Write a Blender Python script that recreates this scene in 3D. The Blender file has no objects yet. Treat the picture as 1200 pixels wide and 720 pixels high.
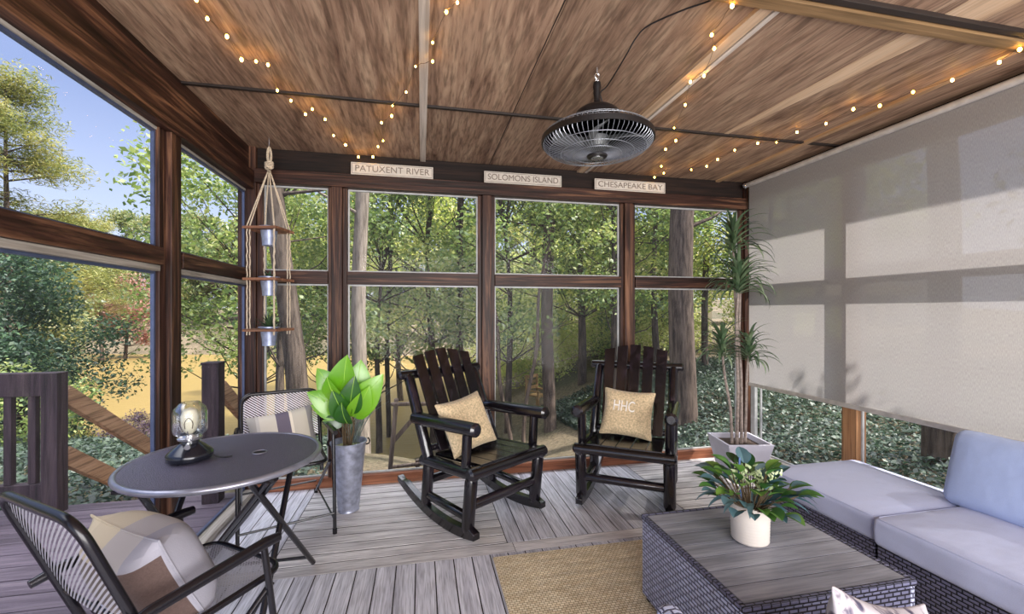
import bpy, math, random
import numpy as np
from mathutils import Vector, Matrix, Euler
random.seed(7)
rng = np.random.default_rng(11)
PI = math.pi
R = math.radians
col = bpy.context.scene.collection
scene = bpy.context.scene

# ------------------------------------------------------------------ materials
def _mat(name):
    m = bpy.data.materials.new(name); m.use_nodes = True
    nt = m.node_tree; nt.nodes.clear()
    out = nt.nodes.new('ShaderNodeOutputMaterial')
    return m, nt, out

def N(nt, typ, **kw):
    n = nt.nodes.new(typ)
    for k, v in kw.items():
        if k in n.inputs: n.inputs[k].default_value = v
        else: setattr(n, k, v)
    return n

def ramp(nt, stops):
    r = nt.nodes.new('ShaderNodeValToRGB')
    el = r.color_ramp.elements
    while len(el) < len(stops): el.new(0.5)
    for e, (p, c) in zip(el, stops):
        e.position = p; e.color = (c[0], c[1], c[2], 1)
    return r

def srgb(r, g, b):
    f = lambda c: (c/255/12.92) if c/255 <= .04045 else ((c/255+.055)/1.055)**2.4
    return (f(r), f(g), f(b))

def plain(name, c, rough=.5, metal=0, nscale=20, namt=.15, bump=0.0, spec=.5, emit=None, es=0, coat=0):
    m, nt, out = _mat(name)
    b = N(nt, 'ShaderNodeBsdfPrincipled', Roughness=rough, Metallic=metal)
    b.inputs['Specular IOR Level'].default_value = spec
    b.inputs['Coat Weight'].default_value = coat
    tc = N(nt, 'ShaderNodeTexCoord')
    no = N(nt, 'ShaderNodeTexNoise', Scale=nscale, Detail=4.0)
    nt.links.new(tc.outputs['Object'], no.inputs['Vector'])
    lo = tuple(max(0, x*(1-namt)) for x in c); hi = tuple(min(1, x*(1+namt)) for x in c)
    r = ramp(nt, [(.3, lo), (.7, hi)])
    nt.links.new(no.outputs['Fac'], r.inputs['Fac'])
    nt.links.new(r.outputs['Color'], b.inputs['Base Color'])
    if bump:
        bp = N(nt, 'ShaderNodeBump', Strength=bump, Distance=.01)
        nt.links.new(no.outputs['Fac'], bp.inputs['Height']); nt.links.new(bp.outputs['Normal'], b.inputs['Normal'])
    if emit:
        b.inputs['Emission Color'].default_value = (*emit, 1); b.inputs['Emission Strength'].default_value = es
    nt.links.new(b.outputs[0], out.inputs[0])
    return m

def wood(name, c1, c2, c3, axis='x', across=14, along=.8, rough=.65, bump=.3, island=.25, streak=.5, fine=5, spec=.3, distort=.8):
    """board wood: grain runs along the given axis; every board (mesh island) gets its own tone"""
    m, nt, out = _mat(name)
    L = nt.links.new
    b = N(nt, 'ShaderNodeBsdfPrincipled', Roughness=rough)
    b.inputs['Specular IOR Level'].default_value = spec
    tc = N(nt, 'ShaderNodeTexCoord'); geo = N(nt, 'ShaderNodeNewGeometry')
    mp = N(nt, 'ShaderNodeMapping')
    s = {'x': (along, across, across), 'y': (across, along, across), 'z': (across, across, along)}[axis]
    mp.inputs['Scale'].default_value = s
    mul = N(nt, 'ShaderNodeMath', operation='MULTIPLY'); mul.inputs[1].default_value = 37.0
    L(geo.outputs['Random Per Island'], mul.inputs[0])
    add = N(nt, 'ShaderNodeVectorMath', operation='ADD')
    cmb = N(nt, 'ShaderNodeCombineXYZ')
    for i in range(3): L(mul.outputs[0], cmb.inputs[i])
    L(tc.outputs['Object'], mp.inputs['Vector']); L(mp.outputs[0], add.inputs[0]); L(cmb.outputs[0], add.inputs[1])
    n1 = N(nt, 'ShaderNodeTexNoise', Scale=1.0, Detail=6.0, Roughness=.65, Distortion=distort)
    L(add.outputs[0], n1.inputs['Vector'])
    r = ramp(nt, [(.3, c1), (.5, c2), (.72, c3)])
    L(n1.outputs['Fac'], r.inputs['Fac'])
    n2 = N(nt, 'ShaderNodeTexNoise', Scale=float(fine), Detail=3.0)
    L(add.outputs[0], n2.inputs['Vector'])
    r2 = ramp(nt, [(.35, (1-streak,)*3), (.55, (1, 1, 1))])
    L(n2.outputs['Fac'], r2.inputs['Fac'])
    mx = N(nt, 'ShaderNodeMix', data_type='RGBA', blend_type='MULTIPLY'); mx.inputs[0].default_value = 1
    L(r.outputs[0], mx.inputs[6]); L(r2.outputs[0], mx.inputs[7])
    ms = N(nt, 'ShaderNodeMapRange'); ms.inputs[3].default_value = 1-island; ms.inputs[4].default_value = 1+island
    L(geo.outputs['Random Per Island'], ms.inputs[0])
    vm = N(nt, 'ShaderNodeVectorMath', operation='SCALE')
    L(mx.outputs[2], vm.inputs[0]); L(ms.outputs[0], vm.inputs['Scale'])
    L(vm.outputs[0], b.inputs['Base Color'])
    bp = N(nt, 'ShaderNodeBump', Strength=bump, Distance=.004)
    L(n2.outputs['Fac'], bp.inputs['Height']); L(bp.outputs[0], b.inputs['Normal'])
    L(b.outputs[0], out.inputs[0])
    return m

def wicker(name, strand, gap, sx=28, sy=62):
    m, nt, out = _mat(name); L = nt.links.new
    b = N(nt, 'ShaderNodeBsdfPrincipled', Roughness=.45)
    uv = N(nt, 'ShaderNodeTexCoord')
    br = N(nt, 'ShaderNodeTexBrick', Scale=1.0)
    br.offset = .5; br.squash = 1
    br.inputs['Brick Width'].default_value = 1/sx; br.inputs['Row Height'].default_value = 1/sy
    br.inputs['Mortar Size'].default_value = .0035; br.inputs['Mortar Smooth'].default_value = .6
    br.inputs['Color1'].default_value = (*strand, 1); br.inputs['Color2'].default_value = (*[x*.72 for x in strand], 1)
    br.inputs['Mortar'].default_value = (*gap, 1)
    L(uv.outputs['UV'], br.inputs['Vector']); L(br.outputs['Color'], b.inputs['Base Color'])
    inv = N(nt, 'ShaderNodeMath', operation='SUBTRACT'); inv.inputs[0].default_value = 1
    L(br.outputs['Fac'], inv.inputs[1])
    bp = N(nt, 'ShaderNodeBump', Strength=1.0, Distance=.006)
    L(inv.outputs[0], bp.inputs['Height']); L(bp.outputs[0], b.inputs['Normal'])
    L(b.outputs[0], out.inputs[0]); return m

def fabric(name, c, scale=300, amt=.12, bump=.25, rough=.9, wrinkle=.35):
    m, nt, out = _mat(name); L = nt.links.new
    b = N(nt, 'ShaderNodeBsdfPrincipled', Roughness=rough); b.inputs['Specular IOR Level'].default_value = .15
    b.inputs['Sheen Weight'].default_value = .2
    tc = N(nt, 'ShaderNodeTexCoord')
    n = N(nt, 'ShaderNodeTexNoise', Scale=float(scale), Detail=2.0); L(tc.outputs['Object'], n.inputs['Vector'])
    n2 = N(nt, 'ShaderNodeTexNoise', Scale=5.0, Detail=3.0); L(tc.outputs['Object'], n2.inputs['Vector'])
    r = ramp(nt, [(.3, tuple(x*(1-amt) for x in c)), (.7, tuple(min(1, x*(1+amt)) for x in c))])
    L(n.outputs['Fac'], r.inputs['Fac']); L(r.outputs[0], b.inputs['Base Color'])
    b1 = N(nt, 'ShaderNodeBump', Strength=bump, Distance=.002); L(n.outputs['Fac'], b1.inputs['Height'])
    b2 = N(nt, 'ShaderNodeBump', Strength=wrinkle, Distance=.03); L(n2.outputs['Fac'], b2.inputs['Height'])
    L(b1.outputs[0], b2.inputs['Normal']); L(b2.outputs[0], b.inputs['Normal'])
    L(b.outputs[0], out.inputs[0]); return m

def banded(name, stops, scale, axis=0, off=0.0, coord='Object', c_bump=.2):
    """cloth with stripes across one object axis: stops = [(pos, colour)] constant ramp"""
    m, nt, out = _mat(name); L = nt.links.new
    b = N(nt, 'ShaderNodeBsdfPrincipled', Roughness=.9); b.inputs['Specular IOR Level'].default_value = .1
    tc = N(nt, 'ShaderNodeTexCoord'); sp = N(nt, 'ShaderNodeSeparateXYZ'); L(tc.outputs[coord], sp.inputs[0])
    ma = N(nt, 'ShaderNodeMath', operation='MULTIPLY_ADD'); ma.inputs[1].default_value = scale; ma.inputs[2].default_value = off
    L(sp.outputs[axis], ma.inputs[0])
    fr = N(nt, 'ShaderNodeMath', operation='FRACT'); L(ma.outputs[0], fr.inputs[0])
    r = ramp(nt, stops); r.color_ramp.interpolation = 'CONSTANT'; L(fr.outputs[0], r.inputs[0])
    n = N(nt, 'ShaderNodeTexNoise', Scale=260.0); L(tc.outputs['Object'], n.inputs['Vector'])
    bp = N(nt, 'ShaderNodeBump', Strength=c_bump, Distance=.003); L(n.outputs[0], bp.inputs['Height'])
    L(bp.outputs[0], b.inputs['Normal']); L(r.outputs[0], b.inputs['Base Color']); L(b.outputs[0], out.inputs[0]); return m

def leafmat(name, cols, trans=.45, rough=.5, patch=1.5, gloss=.06):
    m, nt, out = _mat(name); L = nt.links.new
    geo = N(nt, 'ShaderNodeNewGeometry'); tc = N(nt, 'ShaderNodeTexCoord')
    no = N(nt, 'ShaderNodeTexNoise', Scale=patch, Detail=2.0); L(tc.outputs['Object'], no.inputs['Vector'])
    ad = N(nt, 'ShaderNodeMath', operation='MULTIPLY_ADD'); ad.inputs[1].default_value = .55
    L(geo.outputs['Random Per Island'], ad.inputs[0])
    sub = N(nt, 'ShaderNodeMath', operation='MULTIPLY_ADD'); sub.inputs[1].default_value = 1.0; sub.inputs[2].default_value = -.27
    L(no.outputs['Fac'], sub.inputs[0]); L(sub.outputs[0], ad.inputs[2])
    k = len(cols); r = ramp(nt, [((i+.5)/k, c) for i, c in enumerate(cols)]); L(ad.outputs[0], r.inputs[0])
    d = N(nt, 'ShaderNodeBsdfDiffuse'); t = N(nt, 'ShaderNodeBsdfTranslucent'); g = N(nt, 'ShaderNodeBsdfGlossy', Roughness=rough)
    L(r.outputs[0], d.inputs[0]); L(r.outputs[0], t.inputs[0])
    m1 = N(nt, 'ShaderNodeMixShader'); m1.inputs[0].default_value = trans; L(d.outputs[0], m1.inputs[1]); L(t.outputs[0], m1.inputs[2])
    m2 = N(nt, 'ShaderNodeMixShader'); m2.inputs[0].default_value = gloss; L(m1.outputs[0], m2.inputs[1]); L(g.outputs[0], m2.inputs[2])
    L(m2.outputs[0], out.inputs[0]); return m

def mesh_metal(name, c, pitch=.007, fill=.55, rough=.35, metal=.6, lines=False):
    """expanded metal sheet: a pierced pattern cut through by transparency"""
    m, nt, out = _mat(name); L = nt.links.new
    b = N(nt, 'ShaderNodeBsdfPrincipled', Roughness=rough, Metallic=metal); b.inputs['Base Color'].default_value = (*c, 1)
    uv = N(nt, 'ShaderNodeTexCoord'); mp = N(nt, 'ShaderNodeMapping')
    mp.inputs['Rotation'].default_value = (0, 0, R(38) if not lines else 0)
    mp.inputs['Scale'].default_value = (1/pitch, (1/pitch) if not lines else .28/pitch, 1)
    L(uv.outputs['UV'], mp.inputs[0]); fr = N(nt, 'ShaderNodeVectorMath', operation='FRACTION'); L(mp.outputs[0], fr.inputs[0])
    sp = N(nt, 'ShaderNodeSeparateXYZ'); L(fr.outputs[0], sp.inputs[0])
    a = N(nt, 'ShaderNodeMath', operation='LESS_THAN'); a.inputs[1].default_value = fill if not lines else fill
    c2 = N(nt, 'ShaderNodeMath', operation='LESS_THAN'); c2.inputs[1].default_value = fill*.6 if not lines else .15
    if lines:
        dt = N(nt, 'ShaderNodeVectorMath', operation='DOT_PRODUCT'); dt.inputs[1].default_value = (.59/pitch, .80/pitch, 0); L(uv.outputs['UV'], dt.inputs[0])
        f2 = N(nt, 'ShaderNodeMath', operation='FRACT'); L(dt.outputs['Value'], f2.inputs[0]); L(f2.outputs[0], a.inputs[0]); c2.inputs[1].default_value = .03
    else: L(sp.outputs[0], a.inputs[0]); L(sp.outputs[1], c2.inputs[0])
    mx = N(nt, 'ShaderNodeMath', operation='MAXIMUM'); L(a.outputs[0], mx.inputs[0]); L(c2.outputs[0], mx.inputs[1])
    t = N(nt, 'ShaderNodeBsdfTransparent'); ms = N(nt, 'ShaderNodeMixShader')
    L(mx.outputs[0], ms.inputs[0]); L(t.outputs[0], ms.inputs[1]); L(b.outputs[0], ms.inputs[2]); L(ms.outputs[0], out.inputs[0]); return m

def glass_pane_mat(name, haze=.012, gloss=.003, tint=(.97, .98, 1)):
    m, nt, out = _mat(name); L = nt.links.new
    t = N(nt, 'ShaderNodeBsdfTransparent'); t.inputs[0].default_value = (*tint, 1)
    d = N(nt, 'ShaderNodeBsdfDiffuse'); d.inputs[0].default_value = (.6, .63, .7, 1)
    g = N(nt, 'ShaderNodeBsdfGlossy', Roughness=.03)
    a = N(nt, 'ShaderNodeMixShader'); a.inputs[0].default_value = haze; L(t.outputs[0], a.inputs[1]); L(d.outputs[0], a.inputs[2])
    c = N(nt, 'ShaderNodeMixShader'); c.inputs[0].default_value = gloss; L(a.outputs[0], c.inputs[1]); L(g.outputs[0], c.inputs[2])
    L(c.outputs[0], out.inputs[0]); return m

def shade_mat():
    m, nt, out = _mat('woven_sun_shade'); L = nt.links.new
    tc = N(nt, 'ShaderNodeTexCoord')
    w = N(nt, 'ShaderNodeTexNoise', Scale=1.0, Detail=2.0); mp = N(nt, 'ShaderNodeMapping'); mp.inputs['Scale'].default_value = (1, 420, 60)
    L(tc.outputs['Object'], mp.inputs[0]); L(mp.outputs[0], w.inputs[0])
    r = ramp(nt, [(.3, srgb(178, 174, 174)), (.7, srgb(204, 200, 198))]); L(w.outputs[0], r.inputs[0])
    d = N(nt, 'ShaderNodeBsdfDiffuse'); tl = N(nt, 'ShaderNodeBsdfTranslucent'); tr = N(nt, 'ShaderNodeBsdfTransparent')
    L(r.outputs[0], d.inputs[0]); L(r.outputs[0], tl.inputs[0])
    a = N(nt, 'ShaderNodeMixShader'); a.inputs[0].default_value = .5; L(d.outputs[0], a.inputs[1]); L(tl.outputs[0], a.inputs[2])
    c = N(nt, 'ShaderNodeMixShader'); c.inputs[0].default_value = .27; L(a.outputs[0], c.inputs[1]); L(tr.outputs[0], c.inputs[2])
    L(c.outputs[0], out.inputs[0]); return m

M = {}
M['deck_y'] = wood('weathered_boards_y', srgb(172, 170, 180), srgb(210, 209, 218), srgb(236, 235, 242), 'y', 22, 1.1, .7, .4, .1, .35, 7)
M['deck_x'] = wood('weathered_boards_x', srgb(176, 171, 172), srgb(214, 209, 209), srgb(238, 234, 233), 'x', 22, 1.1, .7, .4, .1, .35, 7)
M['outdeck'] = wood('outer_deck_boards', srgb(72, 62, 70), srgb(98, 86, 98), srgb(122, 110, 118), 'x', 14, .8, .7, .4, .15, .3, 5)
DW = (srgb(16, 8, 6), srgb(66, 40, 32), srgb(140, 100, 74))
M['beam_x'] = wood('stained_timber_x', *DW, 'x', 16, .7, .5, .4, .2, .6, 4, .3, 1.5)
M['beam_y'] = wood('stained_timber_y', *DW, 'y', 16, .7, .5, .4, .2, .6, 4, .3, 1.5)
M['beam_z'] = wood('stained_timber_z', *DW, 'z', 16, .7, .5, .4, .2, .6, 4, .3, 1.5)
M['dark_beam'] = wood('blackened_timber', srgb(14, 9, 8), srgb(34, 22, 18), srgb(52, 34, 26), 'x', 12, .7, .7)
M['ply'] = wood('ceiling_plywood', srgb(104, 78, 64), srgb(154, 125, 104), srgb(188, 160, 134), 'y', 9, .9, .6, .3, .14, .4, 8, .25, 1.8)
M['ply_pale'] = wood('pale_ceiling_board', srgb(168, 134, 104), srgb(198, 168, 138), srgb(214, 188, 160), 'y', 12, .6, .7, .2, .1, .2, 5)
M['batten'] = wood('pale_batten', srgb(172, 156, 142), srgb(206, 194, 182), srgb(224, 214, 204), 'y', 14, .6, .7, .2, .08, .25, 5)
M['batten_tan'] = wood('tan_batten', srgb(96, 72, 48), srgb(132, 104, 72), srgb(156, 126, 90), 'x', 14, .6, .6, .2, .08, .3, 5)
M['batten_tan_y'] = wood('tan_batten_y', srgb(140, 108, 78), srgb(184, 148, 112), srgb(206, 172, 134), 'y', 14, .6, .6, .2, .08, .3, 5)
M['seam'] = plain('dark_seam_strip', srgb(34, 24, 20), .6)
M['sill'] = wood('reddish_sill_board', srgb(104, 58, 40), srgb(156, 98, 70), srgb(188, 132, 98), 'x', 14, .7, .6, .3, .1, .35, 5)
M['sill_y'] = wood('grey_sill_board', srgb(120, 112, 104), srgb(168, 160, 150), srgb(190, 184, 176), 'y', 14, .7, .6, .3, .1, .35, 5)
M['post_tan'] = wood('tan_post', srgb(120, 82, 54), srgb(172, 126, 88), srgb(196, 152, 112), 'z', 14, .6, .6, .3, .15, .4, 5)
M['post_pale'] = wood('pale_tan_trim', srgb(120, 96, 66), srgb(168, 144, 106), srgb(196, 174, 136), 'z', 14, .6, .6, .3, .15, .4, 5)
M['rail_out'] = wood('purple_brown_rail', srgb(44, 34, 40), srgb(66, 52, 58), srgb(88, 72, 74), 'z', 12, .7, .7)
M['stair_out'] = wood('sunlit_stair_board', srgb(150, 114, 88), srgb(190, 150, 116), srgb(212, 174, 140), 'y', 12, .7, .7)  # boards coloured paler to carry the sunlight on the stairs
M['pane'] = glass_pane_mat('window_pane')
M['bead'] = plain('grey_window_bead', srgb(172, 172, 172), .4)
M['bead_blue'] = plain('blue_grey_window_frame', srgb(74, 84, 112), .35, .2)
M['shade'] = shade_mat()
M['shade_rail'] = plain('shade_roller_metal', srgb(190, 184, 180), .35, .3)
M['log'] = wood('charred_log_finish', srgb(5, 4, 7), srgb(17, 14, 19), srgb(48, 40, 48), 'y', 14, .8, .2, .25, .3, .6, 5, .9)
M['log_x'] = wood('charred_log_finish_x', srgb(5, 4, 7), srgb(17, 14, 19), srgb(48, 40, 48), 'x', 14, .8, .2, .25, .3, .6, 5, .9)
M['log_z'] = wood('charred_log_finish_z', srgb(5, 4, 7), srgb(17, 12, 20), srgb(48, 38, 50), 'z', 14, .8, .2, .25, .3, .6, 5, .9)
M['black_metal'] = plain('black_painted_steel', srgb(22, 20, 26), .26, .2, spec=.7)
M['seat_mesh'] = mesh_metal('expanded_steel_seat', srgb(205, 205, 218), .008, .62)
M['back_mesh'] = mesh_metal('expanded_steel_back', srgb(210, 208, 216), .0125, .5, lines=True)
M['table_top'] = plain('mesh_table_top', srgb(96, 92, 110), .4, .15, 260, .6, .5)
M['table_rim'] = plain('table_rim_steel', srgb(150, 150, 164), .28, .6)
M['jute'] = None
M['wick_lit'] = wicker('lit_wicker', srgb(196, 202, 230), srgb(84, 84, 110))  # paler copy of the wicker, with the light on the side painted in
M['wick_dark'] = wicker('slate_wicker', srgb(116, 116, 144), srgb(22, 20, 32))
M['ctop'] = wood('grey_composite_plank', srgb(108, 108, 116), srgb(142, 142, 152), srgb(164, 164, 174), 'x', 20, 1.2, .38, .25, .16, .25, 6, .5)
M['cushion'] = fabric('pale_blue_grey_canvas', srgb(184, 190, 220), 400, .05, .2, .9, .3)
M['cushion_blue'] = fabric('light_blue_canvas', srgb(168, 184, 224), 400, .05, .2, .9, .35)
M['burlap'] = fabric('tan_burlap', srgb(206, 184, 148), 90, .3, .6, .95, .3)
M['thread'] = plain('white_stitching', srgb(240, 234, 226), .8)
cs = [(0, srgb(170, 164, 156)), (.16, srgb(196, 190, 182)), (.2, srgb(214, 206, 192)), (.38, srgb(214, 206, 192)), (.42, srgb(112, 104, 118)), (.6, srgb(232, 222, 204)), (.64, srgb(202, 194, 180)), (.84, srgb(150, 144, 146))]
M['striped'] = banded('striped_canvas', cs, 2.35, 0, .5)
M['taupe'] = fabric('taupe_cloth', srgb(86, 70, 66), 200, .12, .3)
cs2 = [(0, srgb(146, 144, 154)), (.3, srgb(164, 158, 158)), (.55, srgb(184, 172, 152)), (.75, srgb(192, 180, 158)), (.9, srgb(168, 158, 142))]
M['striped_big'] = banded('wide_striped_canvas', cs2, 2.0, 0, .5)
M['galv'] = plain('galvanized_steel', srgb(168, 172, 190), .42, .65, 26, .3, .05)
M['zinc'] = plain('blue_zinc_bucket', srgb(150, 158, 184), .4, .5, 30, .2)
M['white_pot'] = plain('white_ribbed_ceramic', srgb(236, 226, 216), .45, 0, 8, .04)
M['grey_pot'] = plain('pale_grey_planter', srgb(206, 204, 218), .6, 0, 8, .04)
M['soil'] = plain('dark_soil', srgb(64, 50, 40), .95, 0, 60, .5, .5)
M['moss'] = plain('pale_moss', srgb(150, 152, 104), .95, 0, 60, .5, .5)
M['fan_black'] = plain('fan_black_plastic', srgb(26, 24, 26), .35, .2)
M['fan_wire'] = plain('fan_cage_wire', srgb(160, 164, 172), .35, .7)
M['fan_blade'] = plain('fan_blade_grey', srgb(96, 98, 100), .4, .1)
M['chrome'] = plain('bright_metal', srgb(210, 210, 214), .2, .9)
M['rope'] = fabric('jute_rope', srgb(198, 182, 160), 120, .25, .5)
M['shelf'] = wood('planter_shelf_wood', srgb(96, 62, 46), srgb(142, 98, 74), srgb(170, 128, 100), 'x', 20, 1, .6)
M['sign'] = plain('grey_painted_plaque', srgb(196, 188, 178), .7, 0, 30, .08)
M['sign_text'] = plain('brown_plaque_lettering', srgb(120, 108, 98), .8)
M['bulb'] = plain('fairy_bulb', srgb(255, 220, 140), .4, 0, emit=srgb(255, 190, 80), es=30)
M['wire'] = plain('thin_copper_wire', srgb(90, 70, 50), .4, .5)
M['cord'] = plain('black_cord', srgb(24, 22, 24), .5)
M['lamp_black'] = plain('lantern_black_enamel', srgb(28, 30, 40), .22, .3, coat=.5)
M['candle'] = plain('cream_glass_bulb', srgb(238, 226, 196), .3, 0, 8, .03)
M['fil'] = plain('bulb_filament', srgb(90, 70, 50), .5)
M['floral'] = None
M['cane'] = plain('dracaena_cane', srgb(150, 136, 128), .8, 0, 40, .35, .5)
M['dracaena'] = leafmat('dracaena_leaf', [srgb(50, 74, 50), srgb(84, 112, 78), srgb(128, 146, 112)], .2, .4, 3, .12)
M['fiddle'] = leafmat('bright_fiddle_leaf', [srgb(84, 150, 22), srgb(120, 190, 30), srgb(160, 216, 44)], .3, .35, 3, .1)
M['fiddle_dark'] = leafmat('dark_fiddle_leaf', [srgb(26, 66, 24), srgb(40, 92, 30), srgb(70, 130, 34)], .2, .35, 3, .1)
M['vein'] = plain('leaf_vein', srgb(170, 214, 90), .6)
M['stem_brown'] = plain('brown_stem', srgb(92, 76, 54), .8)
M['silver_leaf'] = leafmat('silver_grass', [srgb(104, 122, 116), srgb(150, 166, 156)], .2, .5, 3, .1)
M['table_leaf'] = leafmat('mixed_green_leaf', [srgb(40, 86, 40), srgb(78, 128, 56), srgb(128, 168, 70)], .25, .4, 6, .1)
M['teal_leaf'] = leafmat('blue_green_leaf', [srgb(52, 88, 96), srgb(88, 124, 134), srgb(122, 150, 158)], .15, .4, 6, .1)
M['bloom'] = leafmat('pale_green_bloom', [srgb(176, 196, 142), srgb(214, 226, 184)], .2, .6, 6, .02)
M['blue_bloom'] = plain('blue_bloom_spike', srgb(96, 124, 178), .7)
M['succulent'] = leafmat('succulent_leaf', [srgb(40, 62, 44), srgb(70, 96, 60)], .1, .4, 6, .1)
M['bark'] = wood('grey_brown_bark', srgb(52, 44, 40), srgb(88, 76, 68), srgb(120, 106, 94), 'z', 9, 1.2, .95, .8, .1, .5, 3, .1)
M['bark_pale'] = wood('pale_bark', srgb(92, 84, 76), srgb(126, 116, 106), srgb(150, 140, 128), 'z', 9, 1.2, .95, .8, .1, .4, 3, .1)
M['bark_dark'] = wood('dark_bark', srgb(50, 44, 40), srgb(84, 74, 66), srgb(110, 98, 88), 'z', 9, 1.2, .95, .8, .1, .5, 3, .1)
M['leaf_green'] = leafmat('woodland_leaf', [srgb(72, 96, 52), srgb(110, 136, 70), srgb(154, 172, 92), srgb(198, 200, 124)], .5, .5, .55)
M['leaf_yellow'] = leafmat('yellow_green_leaf', [srgb(128, 150, 66), srgb(176, 194, 88), srgb(214, 212, 120), srgb(232, 224, 156)], .55, .5, .6)
M['leaf_bright'] = leafmat('bright_understory_leaf', [srgb(136, 160, 76), srgb(188, 204, 100), srgb(222, 222, 134), srgb(238, 232, 176)], .55, .5, .6)
M['leaf_olive'] = leafmat('far_bank_leaf', [srgb(78, 94, 60), srgb(116, 130, 76), srgb(154, 158, 98), srgb(184, 176, 116)], .5, .5, .4)
M['leaf_pine'] = leafmat('pine_needle', [srgb(92, 108, 56), srgb(142, 148, 76), srgb(184, 174, 104)], .45, .5, .7)
M['leaf_dark'] = leafmat('evergreen_leaf', [srgb(40, 66, 52), srgb(66, 96, 70), srgb(100, 130, 86)], .35, .5, .8)
M['leaf_red'] = leafmat('reddish_leaf', [srgb(150, 104, 92), srgb(186, 134, 120), srgb(200, 160, 140)], .5, .5, .8)
M['leaf_purple'] = leafmat('purple_shrub_leaf', [srgb(92, 68, 92), srgb(140, 110, 132), srgb(120, 120, 84)], .35, .5, 1.5)
M['leaf_ivy'] = leafmat('ground_ivy', [srgb(34, 50, 42), srgb(56, 76, 60), srgb(84, 100, 78)], .35, .5, .9)
M['reed'] = leafmat('yellow_reed', [srgb(160, 156, 70), srgb(206, 196, 96), srgb(170, 180, 90)], .4, .5, 1.5)
M['house_wall'] = plain('pale_siding', srgb(196, 192, 184), .8)
M['house_deck'] = plain('pale_deck_timber', srgb(196, 180, 150), .8)
M['house_roof'] = plain('grey_shingle', srgb(96, 92, 92), .9)
M['house_glass'] = plain('house_window_glass', srgb(70, 80, 92), .2)
M['grey_wood'] = wood('grey_garden_wood', srgb(84, 72, 64), srgb(120, 104, 92), srgb(146, 130, 116), 'z', 12, .8, .8)
M['honey_wood'] = wood('honey_garden_wood', srgb(140, 108, 66), srgb(182, 146, 96), srgb(206, 172, 120), 'z', 12, .8, .8)

def _jute():
    m, nt, out = _mat('braided_jute'); L = nt.links.new
    b = N(nt, 'ShaderNodeBsdfPrincipled', Roughness=.95); b.inputs['Specular IOR Level'].default_value = .1
    tc = N(nt, 'ShaderNodeTexCoord')
    br = N(nt, 'ShaderNodeTexBrick', Scale=1.0); br.offset = .5
    br.inputs['Brick Width'].default_value = .022; br.inputs['Row Height'].default_value = .014
    br.inputs['Mortar Size'].default_value = .002; br.inputs['Mortar Smooth'].default_value = .8
    br.inputs['Color1'].default_value = (*srgb(250, 238, 212), 1); br.inputs['Color2'].default_value = (*srgb(228, 210, 178), 1); br.inputs['Mortar'].default_value = (*srgb(168, 146, 112), 1)
    L(tc.outputs['Object'], br.inputs[0])
    no = N(nt, 'ShaderNodeTexNoise', Scale=6.0, Detail=5.0); mp = N(nt, 'ShaderNodeMapping'); mp.inputs['Scale'].default_value = (1, 5, 1)
    L(tc.outputs['Object'], mp.inputs[0]); L(mp.outputs[0], no.inputs[0])
    r = ramp(nt, [(.3, (.82, .79, .74)), (.7, (1.1, 1.08, 1.02))]); L(no.outputs[0], r.inputs[0])
    mx = N(nt, 'ShaderNodeMix', data_type='RGBA', blend_type='MULTIPLY'); mx.inputs[0].default_value = 1
    L(br.outputs[0], mx.inputs[6]); L(r.outputs[0], mx.inputs[7]); L(mx.outputs[2], b.inputs['Base Color'])
    inv = N(nt, 'ShaderNodeMath', operation='SUBTRACT'); inv.inputs[0].default_value = 1; L(br.outputs['Fac'], inv.inputs[1])
    bp = N(nt, 'ShaderNodeBump', Strength=.8, Distance=.006); L(inv.outputs[0], bp.inputs['Height']); L(bp.outputs[0], b.inputs['Normal'])
    L(b.outputs[0], out.inputs[0]); return m
M['jute'] = _jute()

def _floral():
    m, nt, out = _mat('floral_print_cloth'); L = nt.links.new
    b = N(nt, 'ShaderNodeBsdfPrincipled', Roughness=.9); b.inputs['Specular IOR Level'].default_value = .1
    tc = N(nt, 'ShaderNodeTexCoord')
    no = N(nt, 'ShaderNodeTexNoise', Scale=16.0, Detail=3.0, Distortion=1.5); L(tc.outputs['Object'], no.inputs[0])
    r = ramp(nt, [(.36, srgb(78, 76, 100)), (.43, srgb(140, 132, 142)), (.5, srgb(198, 192, 198)), (1, srgb(212, 207, 212))]); L(no.outputs[0], r.inputs[0])
    L(r.outputs[0], b.inputs['Base Color']); L(b.outputs[0], out.inputs[0]); return m
M['floral'] = _floral()

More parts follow.
